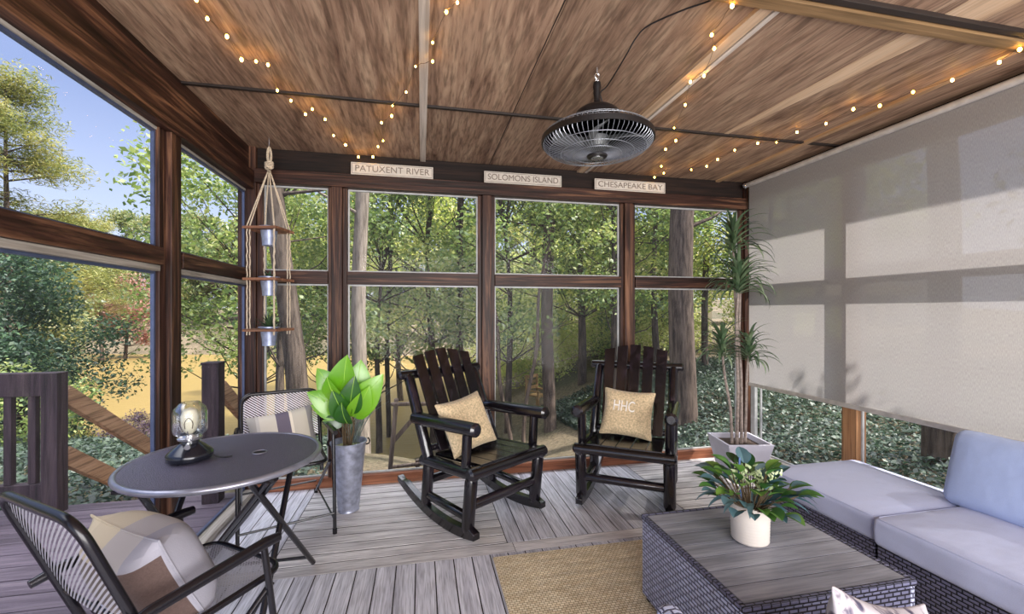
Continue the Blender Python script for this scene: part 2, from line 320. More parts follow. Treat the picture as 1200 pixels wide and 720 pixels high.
def _ground():
    m, nt, out = _mat('leaf_litter_ground'); L = nt.links.new
    b = N(nt, 'ShaderNodeBsdfPrincipled', Roughness=.95); b.inputs['Specular IOR Level'].default_value = .1
    tc = N(nt, 'ShaderNodeTexCoord')
    n1 = N(nt, 'ShaderNodeTexNoise', Scale=.35, Detail=4.0); L(tc.outputs['Object'], n1.inputs[0])
    n2 = N(nt, 'ShaderNodeTexNoise', Scale=14.0, Detail=8.0, Roughness=.75); L(tc.outputs['Object'], n2.inputs[0])
    r1 = ramp(nt, [(.36, srgb(86, 86, 66)), (.5, srgb(112, 102, 84)), (.66, srgb(138, 124, 104))]); L(n1.outputs[0], r1.inputs[0])
    r2 = ramp(nt, [(.34, (.35, .33, .32)), (.52, (.85, .85, .85)), (.66, (1.25, 1.22, 1.15))]); L(n2.outputs[0], r2.inputs[0])
    mx = N(nt, 'ShaderNodeMix', data_type='RGBA', blend_type='MULTIPLY'); mx.inputs[0].default_value = 1
    L(r1.outputs[0], mx.inputs[6]); L(r2.outputs[0], mx.inputs[7]); L(mx.outputs[2], b.inputs['Base Color'])
    bp = N(nt, 'ShaderNodeBump', Strength=.7, Distance=.05); L(n2.outputs[0], bp.inputs['Height']); L(bp.outputs[0], b.inputs['Normal'])
    L(b.outputs[0], out.inputs[0]); return m
M['ground'] = _ground()

def _water():
    m, nt, out = _mat('muddy_lake_water'); L = nt.links.new
    b = N(nt, 'ShaderNodeBsdfPrincipled', Roughness=.4); b.inputs['Base Color'].default_value = (*srgb(134, 114, 68), 1)  # ochre of the mud with the yellow trees' reflection mixed into the colour
    b.inputs['Specular IOR Level'].default_value = .12
    tc = N(nt, 'ShaderNodeTexCoord'); mp = N(nt, 'ShaderNodeMapping'); mp.inputs['Scale'].default_value = (1, 3, 1)
    no = N(nt, 'ShaderNodeTexNoise', Scale=1.6, Detail=4.0); L(tc.outputs['Object'], mp.inputs[0]); L(mp.outputs[0], no.inputs[0])
    bp = N(nt, 'ShaderNodeBump', Strength=.35, Distance=.05); L(no.outputs[0], bp.inputs['Height']); L(bp.outputs[0], b.inputs['Normal'])
    L(b.outputs[0], out.inputs[0]); return m
M['water'] = _water()

def _glassmat():
    m, nt, out = _mat('clear_globe_glass'); L = nt.links.new
    t = N(nt, 'ShaderNodeBsdfTransparent'); t.inputs[0].default_value = (.93, .95, .97, 1)
    g = N(nt, 'ShaderNodeBsdfGlossy', Roughness=.04); lw = N(nt, 'ShaderNodeLayerWeight', Blend=.35)
    ms = N(nt, 'ShaderNodeMixShader'); L(lw.outputs['Facing'], ms.inputs[0]); L(t.outputs[0], ms.inputs[1]); L(g.outputs[0], ms.inputs[2])
    L(ms.outputs[0], out.inputs[0]); return m
M['globe'] = _glassmat()

# ------------------------------------------------------------------ mesh building
class MB:
    def __init__(s): s.v = []; s.f = []
    def add(s, vs, fs):
        o = len(s.v); s.v += [tuple(p) for p in vs]; s.f += [tuple(i+o for i in f) for f in fs]; return s
    def box(s, x0, y0, z0, x1, y1, z1, mtx=None):
        vs = [Vector(p) for p in ((x0,y0,z0),(x1,y0,z0),(x1,y1,z0),(x0,y1,z0),(x0,y0,z1),(x1,y0,z1),(x1,y1,z1),(x0,y1,z1))]
        if mtx is not None: vs = [mtx @ p for p in vs]
        return s.add(vs, [(0,3,2,1),(4,5,6,7),(0,1,5,4),(1,2,6,5),(2,3,7,6),(3,0,4,7)])
    def beam(s, p, q, w, h, up=(0,0,1)):
        """rectangular bar from p to q, w across, h along up"""
        p = Vector(p); q = Vector(q); d = (q-p).normalized(); up = Vector(up)
        a = d.cross(up).normalized(); b = a.cross(d).normalized()
        vs = []
        for c in (p, q):
            for i, j in ((-1,-1),(1,-1),(1,1),(-1,1)): vs.append(c + a*(w/2*i) + b*(h/2*j))
        return s.add(vs, [(0,1,2,3)[::-1],(4,5,6,7),(0,1,5,4),(1,2,6,5),(2,3,7,6),(3,0,4,7)])
    def tube(s, pts, r, n=10, closed=False, cap=True):
        pts = [Vector(p) for p in pts]; k = len(pts)
        rs = r if isinstance(r, (list, tuple)) else [r]*k
        t0 = (pts[1]-pts[0]).normalized()
        up = Vector((0,0,1)) if abs(t0.z) < .9 else Vector((1,0,0))
        a = t0.cross(up).normalized(); vs = []
        prev = t0
        for i in range(k):
            if closed: t = (pts[(i+1) % k]-pts[i-1])
            elif i == 0: t = pts[1]-pts[0]
            elif i == k-1: t = pts[-1]-pts[-2]
            else: t = (pts[i+1]-pts[i]).normalized() + (pts[i]-pts[i-1]).normalized()
            t = t.normalized() if t.length > 1e-9 else prev
            a = (a - t*a.dot(t)); a = a.normalized() if a.length > 1e-6 else t.orthogonal().normalized()
            b = t.cross(a); prev = t
            for j in range(n):
                an = 2*PI*j/n; vs.append(pts[i] + (a*math.cos(an)+b*math.sin(an))*rs[i])
        fs = []
        m = k if closed else k-1
        for i in range(m):
            i2 = (i+1) % k
            for j in range(n):
                j2 = (j+1) % n; fs.append((i*n+j, i*n+j2, i2*n+j2, i2*n+j))
        if cap and not closed:
            fs.append(tuple(range(n))[::-1]); fs.append(tuple((k-1)*n+j for j in range(n)))
        return s.add(vs, fs)
    def cyl(s, p, q, r0, r1=None, n=12): return s.tube([p, q], [r0, r0 if r1 is None else r1], n)
    def log(s, p, q, r, n=12, c=.35):
        p = Vector(p); q = Vector(q); d = (q-p).normalized()
        return s.tube([p, p+d*r*c, q-d*r*c, q], [r*.62, r, r, r*.62], n)
    def lathe(s, prof, n=24, c=(0,0,0)):
        vs = []; fs = []; k = len(prof)
        for r, z in prof:
            for j in range(n): a = 2*PI*j/n; vs.append((c[0]+r*math.cos(a), c[1]+r*math.sin(a), c[2]+z))
        for i in range(k-1):
            for j in range(n): j2 = (j+1) % n; fs.append((i*n+j, i*n+j2, (i+1)*n+j2, (i+1)*n+j))
        if prof[0][0] > 1e-5: fs.append(tuple(range(n))[::-1])
        if prof[-1][0] > 1e-5: fs.append(tuple((k-1)*n+j for j in range(n)))
        return s.add(vs, fs)
    def ball(s, c, r, n=10, m=6, sz=1):
        return s.lathe([(max(1e-4, r*math.sin(PI*i/m)), -r*sz*math.cos(PI*i/m)) for i in range(m+1)], n, c)
    def build(s, name, mat, parent=None, loc=(0,0,0), rot=(0,0,0), smooth=True, bevel=0, kind=None):
        me = bpy.data.meshes.new(name); me.from_pydata(s.v, [], s.f); me.update()
        if len(s.v) < 60000:
            uv = me.uv_layers.new(name='UVMap'); co = s.v
            data = np.zeros(len(me.loops)*2, dtype=np.float32)
            for p in me.polygons:
                n = p.normal; ax = max(range(3), key=lambda i: abs(n[i]))
                for li in p.loop_indices:
                    c = co[me.loops[li].vertex_index]
                    u, v = ((c[1], c[2]), (c[0], c[2]), (c[0], c[1]))[ax]
                    data[li*2] = u; data[li*2+1] = v
            uv.data.foreach_set('uv', data)
        if smooth:
            me.polygons.foreach_set('use_smooth', [True]*len(me.polygons)); me.set_sharp_from_angle(angle=R(40))
        o = bpy.data.objects.new(name, me); col.objects.link(o)
        if mat: me.materials.append(mat)
        o.parent = parent; o.location = loc; o.rotation_euler = rot
        if bevel:
            b = o.modifiers.new('bevel', 'BEVEL'); b.width = bevel; b.segments = 2; b.limit_method = 'ANGLE'
        if kind: o['kind'] = kind
        return o

def empty(name, loc=(0,0,0), rz=0, label=None, cat=None, group=None, kind=None, parent=None):
    o = bpy.data.objects.new(name, None); col.objects.link(o); o.location = loc; o.rotation_euler = (0, 0, rz)
    o.empty_display_size = .1; o.parent = parent
    return tag(o, label, cat, group, kind)
def tag(o, label=None, cat=None, group=None, kind=None):
    if label: o['label'] = label
    if cat: o['category'] = cat
    if group: o['group'] = group
    if kind: o['kind'] = kind
    return o
def kids(o): return [c for c in bpy.data.objects if c.parent == o]
def copy_tree(o, parent=None):
    c = o.copy(); col.objects.link(c); c.parent = parent
    for ch in kids(o): copy_tree(ch, c)
    return c

# camera frame (level camera at the origin, eye 1.35 m)
TH = math.atan(106/504); S_, C_ = math.sin(TH), math.cos(TH)
EYE = 1.35
# ------------------------------------------------------------------ room shell
ZC = 2.57; YB = 3.53; XL = -1.23; XR = 3.0; YN = -1.4
# inner floor: boards laid in blocks of alternating direction
def boards(mb, x0, y0, x1, y1, axis, pitch=.1, gap=.006, z0=-.0034, z1=0.0, split=None):
    if axis == 'y':
        x = x0
        while x < x1-.01:
            xe = min(x+pitch, x1); ys = [y0, y1]
            if split: ys = [y0, y0+(y1-y0)*random.uniform(*split), y1]
            for a, b in zip(ys, ys[1:]): mb.box(x+gap/2, a+gap/4, z0, xe-gap/2, b-gap/4, z1+random.uniform(-.001, .001))
            x += pitch
    else:
        y = y0
        while y < y1-.01:
            ye = min(y+pitch, y1); mb.box(x0+gap/4, y+gap/2, z0, x1-gap/4, ye-gap/2, z1+random.uniform(-.001, .001)); y += pitch
fy = MB()
boards(fy, XL, YN, 3.02, 2.36, 'y', split=(.45, .75))
boards(fy, XL, 2.46, -.78, YB, 'y')
boards(fy, .49, 2.46, 1.75, YB, 'y')
floor = fy.build('floor', M['deck_y'], smooth=False, bevel=.002, kind='structure')
fx = MB(); boards(fx, XL, 2.36, .52, 2.46, 'x'); boards(fx, .52, 2.36, 3.02, 2.46, 'x')
boards(fx, -.78, 2.46, .49, YB, 'x', .097, .010); boards(fx, 1.75, 2.46, 3.02, YB, 'x', .097, .010)
fx.build('cross_boards', M['deck_x'], floor, smooth=False, bevel=.002)
j = MB(); j.box(XL-.1, YN, -.2, XR+.1, YB+.1, -.0035); j.build('gap_shade_sheet', M['seam'], floor, smooth=False)  # dark sheet filling the board gaps, painting the shade in them

# ceiling panels
cm = MB(); xs = [-1.45, .01, .56, 1.34, 2.06, 2.71, 3.25]; ys = [YN, .2, 1.44, 2.6, 3.75]
for i in range(len(xs)-1):
    for k in range(len(ys)-1): cm.box(xs[i]+.0015, ys[k]+.0015, ZC, xs[i+1]-.0015, ys[k+1]-.0015, ZC+.05)
ceil = cm.build('ceiling', M['ply'], smooth=False, kind='structure')
rf = MB(); rf.box(-1.75, YN-.1, ZC+.051, 3.5, 4.1, ZC+.14); rf.build('roof_light_block', M['seam'], ceil, smooth=False)  # unseen roof slab, added above the ceiling to block light
def strip(name, mat, x0, y0, x1, y1, t=.018):
    b = MB(); b.box(x0, y0, ZC-t, x1, y1, ZC+.004); return b.build(name, mat, ceil, smooth=False, bevel=.002)
strip('batten', M['batten'], -.012, YN, .032, YB)
strip('batten', M['ply_pale'], 1.315, YN, 1.375, YB); strip('batten', M['batten'], 1.385, YN, 1.41, YB)
strip('batten', M['batten_tan_y'], 2.68, 1.47, 2.72, YB)
b = MB(); b.add([(2.03, 2.6, ZC-.002), (2.06, 2.6, ZC-.002), (2.24, 1.47, ZC-.002), (2.08, 1.47, ZC-.002), (2.03, 2.6, ZC+.02), (2.06, 2.6, ZC+.02), (2.24, 1.47, ZC+.02), (2.08, 1.47, ZC+.02)], [(0,1,2,3), (4,7,6,5), (0,4,5,1), (1,5,6,2), (2,6,7,3), (3,7,4,0)])
b.build('pale_board', M['ply_pale'], ceil, smooth=False)
b = MB(); b.box(2.1, -.6, ZC-.002, 2.3, 1.36, ZC+.02); b.build('pale_board', M['ply_pale'], ceil, smooth=False)
strip('batten', M['batten_tan'], -1.25, 1.395, XR, 1.455, .03); strip('seam_strip', M['seam'], -1.25, 1.36, XR, 1.39, .02)
strip('seam_strip', M['seam'], -1.25, 2.585, XR, 2.61, .012); pass
strip('seam_strip', M['seam'], .548, .2, .553, YB, .003)

# back wall
wb = empty('wall_back', (0, YB, 0), kind='structure')
def part(parent, name, mat, x0, y0, z0, x1, y1, z1, bevel=.003):
    pl = parent.location; b = MB(); b.box(x0-pl.x, y0-pl.y, z0-pl.z, x1-pl.x, y1-pl.y, z1-pl.z)
    return b.build(name, mat, parent, smooth=False, bevel=bevel)
for xc in (-.63, .525, 1.785):
    part(wb, 'post', M['beam_z'], xc-.04, YB-.05, .07, xc+.035, YB+.06, 2.3)
    part(wb, 'post_trim', M['beam_z'], xc-.07, YB-.02, .07, xc-.0405, YB+.05, 2.3)
    part(wb, 'post_trim', M['beam_z'], xc+.0355, YB-.02, .07, xc+.068, YB+.05, 2.3)
part(wb, 'post', M['beam_z'], -1.32, YB-.03, 0, -1.20, YB+.08, 2.57); part(wb, 'post_trim', M['beam_z'], -1.199, YB-.01, .07, -1.155, YB+.05, 2.3)
part(wb, 'post', M['beam_z'], 2.97, YB-.03, 0, 3.1, YB+.08, 2.57); part(wb, 'post_trim', M['beam_z'], 2.92, YB-.01, .07, 2.969, YB+.05, 2.3)
spans = [(-1.155, -.70), (-.56, .455), (.593, 1.715), (1.853, 2.92)]
for a, c in spans: part(wb, 'rail', M['beam_x'], a, YB-.035, 1.56, c, YB+.05, 1.655)
part(wb, 'header', M['beam_x'], -1.2, YB-.06, 2.3, 2.97, YB+.06, 2.40); part(wb, 'top_beam', M['dark_beam'], -1.2, YB+.0, 2.401, 2.97, YB+.08, 2.57)
part(wb, 'sill_board', M['sill'], -1.2, YB-.03, 0.0, 2.97, YB+.06, .075); 
# left wall
wl = empty('wall_left', (XL, 0, 0), kind='structure')
for yc in (2.505, .95, -.5):
    part(wl, 'post', M['beam_z'], XL-.06, yc-.045, 0, XL+.005, yc+.045, 2.25)
    part(wl, 'post_trim', M['beam_z'], XL-.055, yc-.10, .04, XL-.02, yc-.0455, 2.25)
    part(wl, 'post_trim', M['post_pale'], XL-.07, yc+.0455, .04, XL-.03, yc+.07, 2.25)
lsp = [(-.455, .85), (.995, 2.405), (2.58, 3.49)]
for a, c in lsp:
    part(wl, 'rail', M['beam_y'], XL-.05, a, 1.575, XL+.0, c, 1.66); part(wl, 'rail', M['sill_y'], XL-.055, a, 1.545, XL-.015, c, 1.574)
part(wl, 'beam', M['beam_y'], XL-.08, YN, 2.25, XL+.02, 3.50, 2.385); part(wl, 'beam', M['beam_y'], XL-.08, YN, 2.386, XL-.015, 3.50, 2.57)
part(wl, 'beam_trim', M['sill_y'], XL-.075, YN, 2.235, XL-.03, 3.49, 2.2495)
part(wl, 'sill_board', M['sill_y'], XL-.06, YN, 0, XL+.03, 3.49, .04)
# right wall
wr = empty('wall_right', (XR, 0, 0), kind='structure')
for yc in (2.52, 1.15, -.3):
    part(wr, 'post', M['post_tan'], XR, yc-.05, 0, XR+.09, yc+.05, 2.4); part(wr, 'post_trim', M['post_tan'], XR+.02, yc+.0505, 0, XR+.08, yc+.075, 2.4)
for a, c in [(-.2, 1.1), (1.2, 2.47), (2.6, 3.49)]: part(wr, 'rail', M['beam_y'], XR+.01, a, 1.56, XR+.08, c, 1.665)
part(wr, 'beam', M['dark_beam'], XR, YN, 2.38, XR+.1, 3.50, 2.57)
part(wr, 'sill_board', M['sill_y'], XR, YN, 0, XR+.08, 3.49, .05)
part(wr, 'corner_trim', M['bead'], XR-.012, 3.40, .05, XR+.02, 3.45, 1.2)

# windows: one pane with its beads each
wn = 0
def window(pts, wallaxis, c, mat_bead=None, t=.004):
    """pane between (a0,z0) and (a1,z1) in a wall plane"""
    global wn
    wn += 1; a0, z0, a1, z1 = pts
    w = empty('window_%d' % wn, kind='structure')
    def bx(name, mat, u0, w0, u1, w1, th):
        b = MB()
        if wallaxis == 'y': b.box(u0, c-th, w0, u1, c+th, w1)
        else: b.box(c-th, u0, w0, c+th, u1, w1)
        return b
    bx('', 0, a0, z0, a1, z1, t/2).build('glass_pane', M['pane'], w, smooth=False)
    e = .012; fr = MB()
    for q in ((a0, z0, a0+e, z1), (a1-e, z0, a1, z1), (a0+e, z0, a1-e, z0+e), (a0+e, z1-e, a1-e, z1)):
        g = bx('', 0, *q, .008); fr.add(g.v, g.f)
    fr.build('window_frame', mat_bead or M['bead'], w, smooth=False)
for a, c in spans:
    window((a, 1.656, c, 2.299), 'y', YB+.02); window((a, .076, c, 1.559), 'y', YB+.02)
for a, c in lsp:
    window((a, 1.661, c, 2.234), 'x', XL-.045, M['bead_blue']); window((a, .041, c, 1.544), 'x', XL-.045, M['bead_blue'])
for a, c in [(-.2, 1.1), (1.2, 2.47), (2.6, 3.40)]:
    window((a, 1.666, c, 2.379), 'x', XR+.05); window((a, .051, c, 1.559), 'x', XR+.05)

# roller shade on the right
sh = empty('roller_shade', (2.93, 2.2, 2.5), label='translucent beige woven roller shade pulled most of the way down the right wall', cat='window shade')
b = MB(); b.tube([(0, -3.0, .01), (0, 1.22, .01)], .022, 12); b.build('roller_tube', M['shade_rail'], sh)
b = MB(); b.ball((0, 1.245, .01), .026); b.build('end_cap', M['chrome'], sh)
b = MB(); b.box(.012, -2.98, -1.80, .0135, 1.215, .01); b.build('shade_cloth', M['shade'], sh, smooth=False)
b = MB(); b.box(.004, -2.98, -1.832, .022, 1.215, -1.80); b.build('hem_bar', M['shade_rail'], sh, smooth=False, bevel=.003)

# ------------------------------------------------------------------ plaques with names above the windows
def text_mesh(txt, h, width, mat, parent, loc, rot, depth=.002, font_scale=1.0):
    cu = bpy.data.curves.new('t', 'FONT'); cu.body = txt; cu.size = h; cu.extrude = depth; cu.align_x = 'CENTER'; cu.align_y = 'CENTER'
    o = bpy.data.objects.new('t', cu); col.objects.link(o); dg = bpy.context.evaluated_depsgraph_get()
    me = bpy.data.meshes.new_from_object(o.evaluated_get(dg)); bpy.data.objects.remove(o)
    xs_ = [v.co.x for v in me.vertices]; w = max(xs_)-min(xs_); k = width/w
    for v in me.vertices: v.co.x *= k
    me.materials.clear(); me.materials.append(mat)
    q = bpy.data.objects.new('lettering', me); col.objects.link(q); q.parent = parent; q.location = loc; q.rotation_euler = rot
    return q
for (x0, x1, txt, lab) in ((-.53, .09, 'PATUXENT RIVER', 'PATUXENT RIVER'), (.50, 1.16, 'SOLOMONS ISLAND', 'SOLOMONS ISLAND'), (1.46, 2.13, 'CHESAPEAKE BAY', 'CHESAPEAKE BAY')):
    s = empty('name_plaque', ((x0+x1)/2, YB-.045, 2.402), label='weathered pale plaque lettered %s on the window header' % lab, cat='sign', group='place name plaques above the windows')
    w = (x1-x0)/2; b = MB(); b.box(-w, -.008, 0, w, .008, .094); b.build('board', M['sign'], s, smooth=False, bevel=.002)
    b = MB()
    for q in ((-w+.008, .008, w-.008, .011), (-w+.008, .083, w-.008, .086), (-w+.008, .011, -w+.011, .083), (w-.011, .011, w-.008, .083)): b.box(q[0], -.0095, q[1], q[2], -.008, q[3])
    b.build('border_line', M['sign_text'], s, smooth=False)
    text_mesh(txt, .068, 2*w-.06, M['sign_text'], s, (0, -.009, .047), (PI/2, 0, 0))

# ------------------------------------------------------------------ fairy lights
def ceil_pt(px, py, z):
    u = (px-600)/504; v = (365-py)/504; t = (z-EYE)/v
    return Vector(((u*C_+S_)*t, (C_-u*S_)*t, z))
strings = [
 ('string of warm fairy bulbs along the left side of the ceiling', [(210,-12),(230,0),(243,22),(266,43),(283,70),(300,72),(314,76),(325,106),(341,118),(358,134),(366,128),(381,140),(391,159),(405,170),(420,184)]),
 ('string of warm fairy bulbs beside the pale batten above the left chair', [(540,-14),(536,3),(523,14),(507,50),(507,72),(487,78),(476,108),(460,124),(459,136),(447,144),(449,165),(443,172),(437,184)]),
 ('string of warm fairy bulbs running past the hanging fan', [(862,-8),(858,7),(834,41),(837,57),(825,89),(809,96),(803,123),(790,150),(792,165),(780,175),(775,195),(778,203),(767,208)]),
 ('string of warm fairy bulbs along the right edge of the ceiling', [(1195,58),(1171,73),(1116,94),(1070,108),(1031,124),(1000,128),(968,145),(934,155),(910,167),(888,168),(861,176),(841,187),(828,195),(810,199)])]
bulb_me = MB().ball((0,0,0), .0052, 8, 6, 1.3)
for lab, pts in strings:
    P3 = [ceil_pt(x, y, ZC-.038 + random.uniform(-.008, .0)) for x, y in pts]
    for p in P3: p.y = min(p.y, YB-.03)
    o = P3[0].copy(); t = empty('fairy_light_string', tuple(o), label=lab, cat='string lights', group='fairy light strings on the ceiling')
    path = []
    for a, c in zip(P3, P3[1:]):
        for k in range(6):
            s = k/6; p = a.lerp(c, s); p.z += .010 - .05*s*(1-s)*random.uniform(.2, 1); path.append(p-o)
    path.append(P3[-1]-o + Vector((0,0,.01)))
    MB().tube(path, .0011, 5).build('wire', M['wire'], t)
    first = None
    for p in P3:
        if first is None: first = bulb_me.build('bulb', M['bulb'], t, loc=tuple(p-o))
        else:
            q = first.copy(); col.objects.link(q); q.location = p-o
        bl = first if p is P3[0] else q; k = random.uniform(.8, 1.5); bl.scale = (k, k, k)

# ------------------------------------------------------------------ hanging fan
fan = empty('hanging_fan', (.86, 2.02, 2.57), rz=R(8), label='black caged outdoor fan hanging from a ceiling hook', cat='fan')
b = MB()
b.tube([(0,0,0), (0,0,-.03)], .004, 8)
b.tube([(.012*math.cos(a), 0, -.042+.014*math.sin(a)) for a in [2*PI*i/12 for i in range(12)]], .003, 6, closed=True)
b.tube([(0, .010*math.cos(a), -.064+.013*math.sin(a)) for a in [2*PI*i/12 for i in range(12)]], .003, 6, closed=True)
b.build('hook', M['chrome'], fan)
MB().lathe([(.006,-.07),(.018,-.075),(.021,-.10),(.017,-.115),(.019,-.13),(.015,-.15),(.017,-.17),(.026,-.19),(.034,-.20)], 18).build('stem', M['fan_black'], fan)
MB().lathe([(.034,-.185),(.045,-.195),(.08,-.207),(.105,-.225),(.118,-.25),(.118,-.285),(.105,-.30),(.02,-.302)], 28).build('motor_housing', M['fan_black'], fan)
RF = .272
cg = MB()
def ring(mb, r, z, t, n=48, m=6): mb.tube([(r*math.cos(2*PI*i/n), r*math.sin(2*PI*i/n), z) for i in range(n)], t, m, closed=True)
for i in range(72):
    a = 2*PI*i/72; c, s = math.cos(a), math.sin(a)
    prof = [(.11,-.292),(.16,-.297),(.225,-.312),(.262,-.335),(RF,-.36),(.268,-.388),(.24,-.412),(.18,-.428),(.11,-.437),(.05,-.44)]
    cg.tube([(r*c, r*s, z) for r, z in prof], .0014, 4, cap=False)
for r, z in ((.16,-.297),(.225,-.312),(.262,-.335),(.24,-.412),(.18,-.428),(.12,-.436)): ring(cg, r, z, .0016)
cg.build('cage', M['fan_wire'], fan)
b = MB(); n = 48
b.lathe([(RF-.002,-.352),(RF+.006,-.352),(RF+.006,-.378),(RF-.002,-.378),(RF-.002,-.352)], 60); b.build('cage_rim', M['fan_black'], fan)
MB().lathe([(.05,-.29),(.062,-.30),(.06,-.37),(.05,-.40),(.03,-.41),(.001,-.412)], 28).build('motor', M['fan_blade'], fan)
MB().lathe([(.001,-.436),(.05,-.436),(.052,-.442),(.048,-.449),(.034,-.451),(.001,-.452)], 28).build('front_cap', M['fan_black'], fan)
MB().lathe([(.001,-.4525),(.03,-.4525),(.03,-.455),(.001,-.456)], 28).build('cap_badge', M['chrome'], fan)
for k in range(5):
    a0 = 2*PI*k/5+.3; g = MB(); vs = []; fs = []
    nr, nc = 8, 6
    for i in range(nr):
        r = .055 + (.235-.055)*i/(nr-1); wd = .34 + .28*math.sin(PI*min(1, i/(nr-1)*.85+.1))
        for jj in range(nc):
            s = jj/(nc-1)-.5; a = a0 + s*wd*(1.1 if i < nr-1 else .9) + .35*(i/(nr-1))
            vs.append((r*math.cos(a), r*math.sin(a), -.365 + s*.05 + .006*math.cos(s*PI)))
    for i in range(nr-1):
        for jj in range(nc-1): q = i*nc+jj; fs.append((q, q+1, q+nc+1, q+nc))
    g.add(vs, fs); o = g.build('blade', M['fan_blade'], fan)
    so = o.modifiers.new('s', 'SOLIDIFY'); so.thickness = .003
# power cord from the stem up across the ceiling
def bez(pts, n=8):
    P_ = [Vector(p) for p in pts]; out = []
    for i in range(len(P_)-1):
        p0 = P_[max(i-1, 0)]; p1 = P_[i]; p2 = P_[i+1]; p3 = P_[min(i+2, len(P_)-1)]
        for k in range(n):
            t = k/n
            out.append(.5*((2*p1)+(-p0+p2)*t+(2*p0-5*p1+4*p2-p3)*t*t+(-p0+3*p1-3*p2+p3)*t**3))
    out.append(P_[-1]); return out
fi = Matrix.Rotation(-R(8), 4, 'Z')
cordpts = [Vector((.86,2.02,2.57)) + p for p in (Vector((.05,0,-.215)), Vector((.025,0,-.16)), Vector((.02,.0,-.12)), Vector((.05,-.02,-.09)))] + [ceil_pt(733, 66, 2.5), ceil_pt(745, 45, 2.54), ceil_pt(760, 30, 2.562), ceil_pt(800, 12, 2.562), ceil_pt(840, -3, 2.562), ceil_pt(900, -40, 2.562)]
MB().tube([fi @ (p-Vector((.86,2.02,2.57))) for p in bez(cordpts)], .0035, 6).build('power_cord', M['cord'], fan)

# ------------------------------------------------------------------ rocking chairs
def make_rocker(label, group):
    t = empty('rocking_chair', label=label, cat='chair', group=group)
    h = .29
    for s in (-1, 1):
        x = s*h
        # rocker rail
        g = MB(); n = 18; R0 = 1.25; yc = .02; w = .024; ht = .062; vs = []; fs = []
        for i in range(n+1):
            y = -.25 + (.60+.25)*i/n; z = R0 - math.sqrt(R0*R0-(y-yc)**2)
            hh = ht*(1 if 1 <= i <= n-2 else .6)
            for (dx, dz) in ((-w, 0), (w, 0), (w, hh), (-w, hh)): vs.append((x+dx, y, z+dz+.001))
        for i in range(n):
            for k in range(4): k2 = (k+1) % 4; fs.append((i*4+k, i*4+k2, (i+1)*4+k2, (i+1)*4+k))
        fs += [(3,2,1,0), (n*4, n*4+1, n*4+2, n*4+3)]
        g.add(vs, fs).build('rocker_rail', M['log'], t, bevel=.004)
        MB().log((x, -.165, .045), (x, -.205, .395), .039, c=1).build('leg', M['log_z'], t)
        MB().log((x, .27, .065), (x, .235, .385), .037, c=1).build('leg', M['log_z'], t)
        MB().log((x, -.255, .405), (x, .31, .365), .039).build('seat_rail', M['log'], t)
        MB().log((x, .22, .34), (x*1.0, .492, .905), .037, c=.8).build('back_post', M['log_z'], t)
        MB().log((x*1.04, .40, .628), (x*1.04, -.27, .668), .042).build('armrest', M['log'], t)
        MB().log((x, -.15, .42), (x, -.165, .645), .030).build('arm_post', M['log_z'], t)
        MB().log((x, -.165, .135), (x, .265, .145), .027, c=.9).build('side_stretcher', M['log'], t)
    MB().log((-h-.045, -.225, .408), (h+.045, -.225, .408), .036).build('front_rail', M['log_x'], t)
    MB().log((-h, -.175, .20), (h, -.175, .20), .029, c=1).build('stretcher', M['log_x'], t)
    MB().log((-h, .255, .24), (h, .255, .24), .029, c=1).build('stretcher', M['log_x'], t)
    MB().log((-h-.075, .505, .905), (h+.075, .512, .905), .033).build('top_log', M['log_x'], t)
    MB().log((-h, .265, .44), (h, .265, .44), .024).build('back_log', M['log_x'], t)
    # back slats
    p0 = Vector((0, .215, .42)); p1 = Vector((0, .53, 1.065))
    for k in range(5):
        xb = (k-2)*.094; xt = (k-2)*.103; top = p0.lerp(p1, 1.0 - .012*(k-2)**2)
        g = MB(); wv = .043; d = (p1-p0).normalized(); nn = Vector((0, -d.z, d.y)); vs = []
        for (px, pt, ww) in ((xb, p0, .0355), (xt, top, .0415)):
            for dx, dn in ((-ww, 0), (ww, 0), (ww, .018), (-ww, .018)): vs.append(Vector((px+dx, 0, 0)) + pt + nn*dn)
        # slight slant on the top edge
        vs[4] += d*(-.008 if k < 2 else .004 if k == 2 else .006); vs[7] += d*(-.008 if k < 2 else .004 if k == 2 else .006)
        vs[5] += d*(.006 if k < 2 else .004 if k == 2 else -.008); vs[6] += d*(.006 if k < 2 else .004 if k == 2 else -.008)
        g.add(vs, [(0,3,2,1),(4,5,6,7),(0,1,5,4),(1,2,6,5),(2,3,7,6),(3,0,4,7)])
        o = g.build('back_slat', M['log_z'], t, smooth=False, bevel=.003)
        q = p0.lerp(p1, .76) - nn*.003
        for dx in (-.02, .02): c = Vector((xb*.3+xt*.7+dx, 0, 0)) + q; MB().cyl(c, c+nn*.004, .004, n=8).build('screw', M['chrome'], o)
    for k in range(5):
        xb = (k-2)*.098; g = MB(); g.beam((xb, .235, .402), (xb, -.235, .44), .092, .02)
        g.build('seat_slat', M['log'], t, smooth=False, bevel=.003)
    return t
rk = make_rocker('black log rocking chair at left, turned sideways toward the coffee table, beside the potted fig', 'black log rocking chairs by the back windows')
rk.location = (.42, 2.83, 0); rk.rotation_euler.z = .57
rk2 = copy_tree(rk); rk2.location = (1.43, 2.82, 0); rk2.rotation_euler.z = -.60
rk2['label'] = 'black log rocking chair at right, facing the camera, beside the tall dracaena'

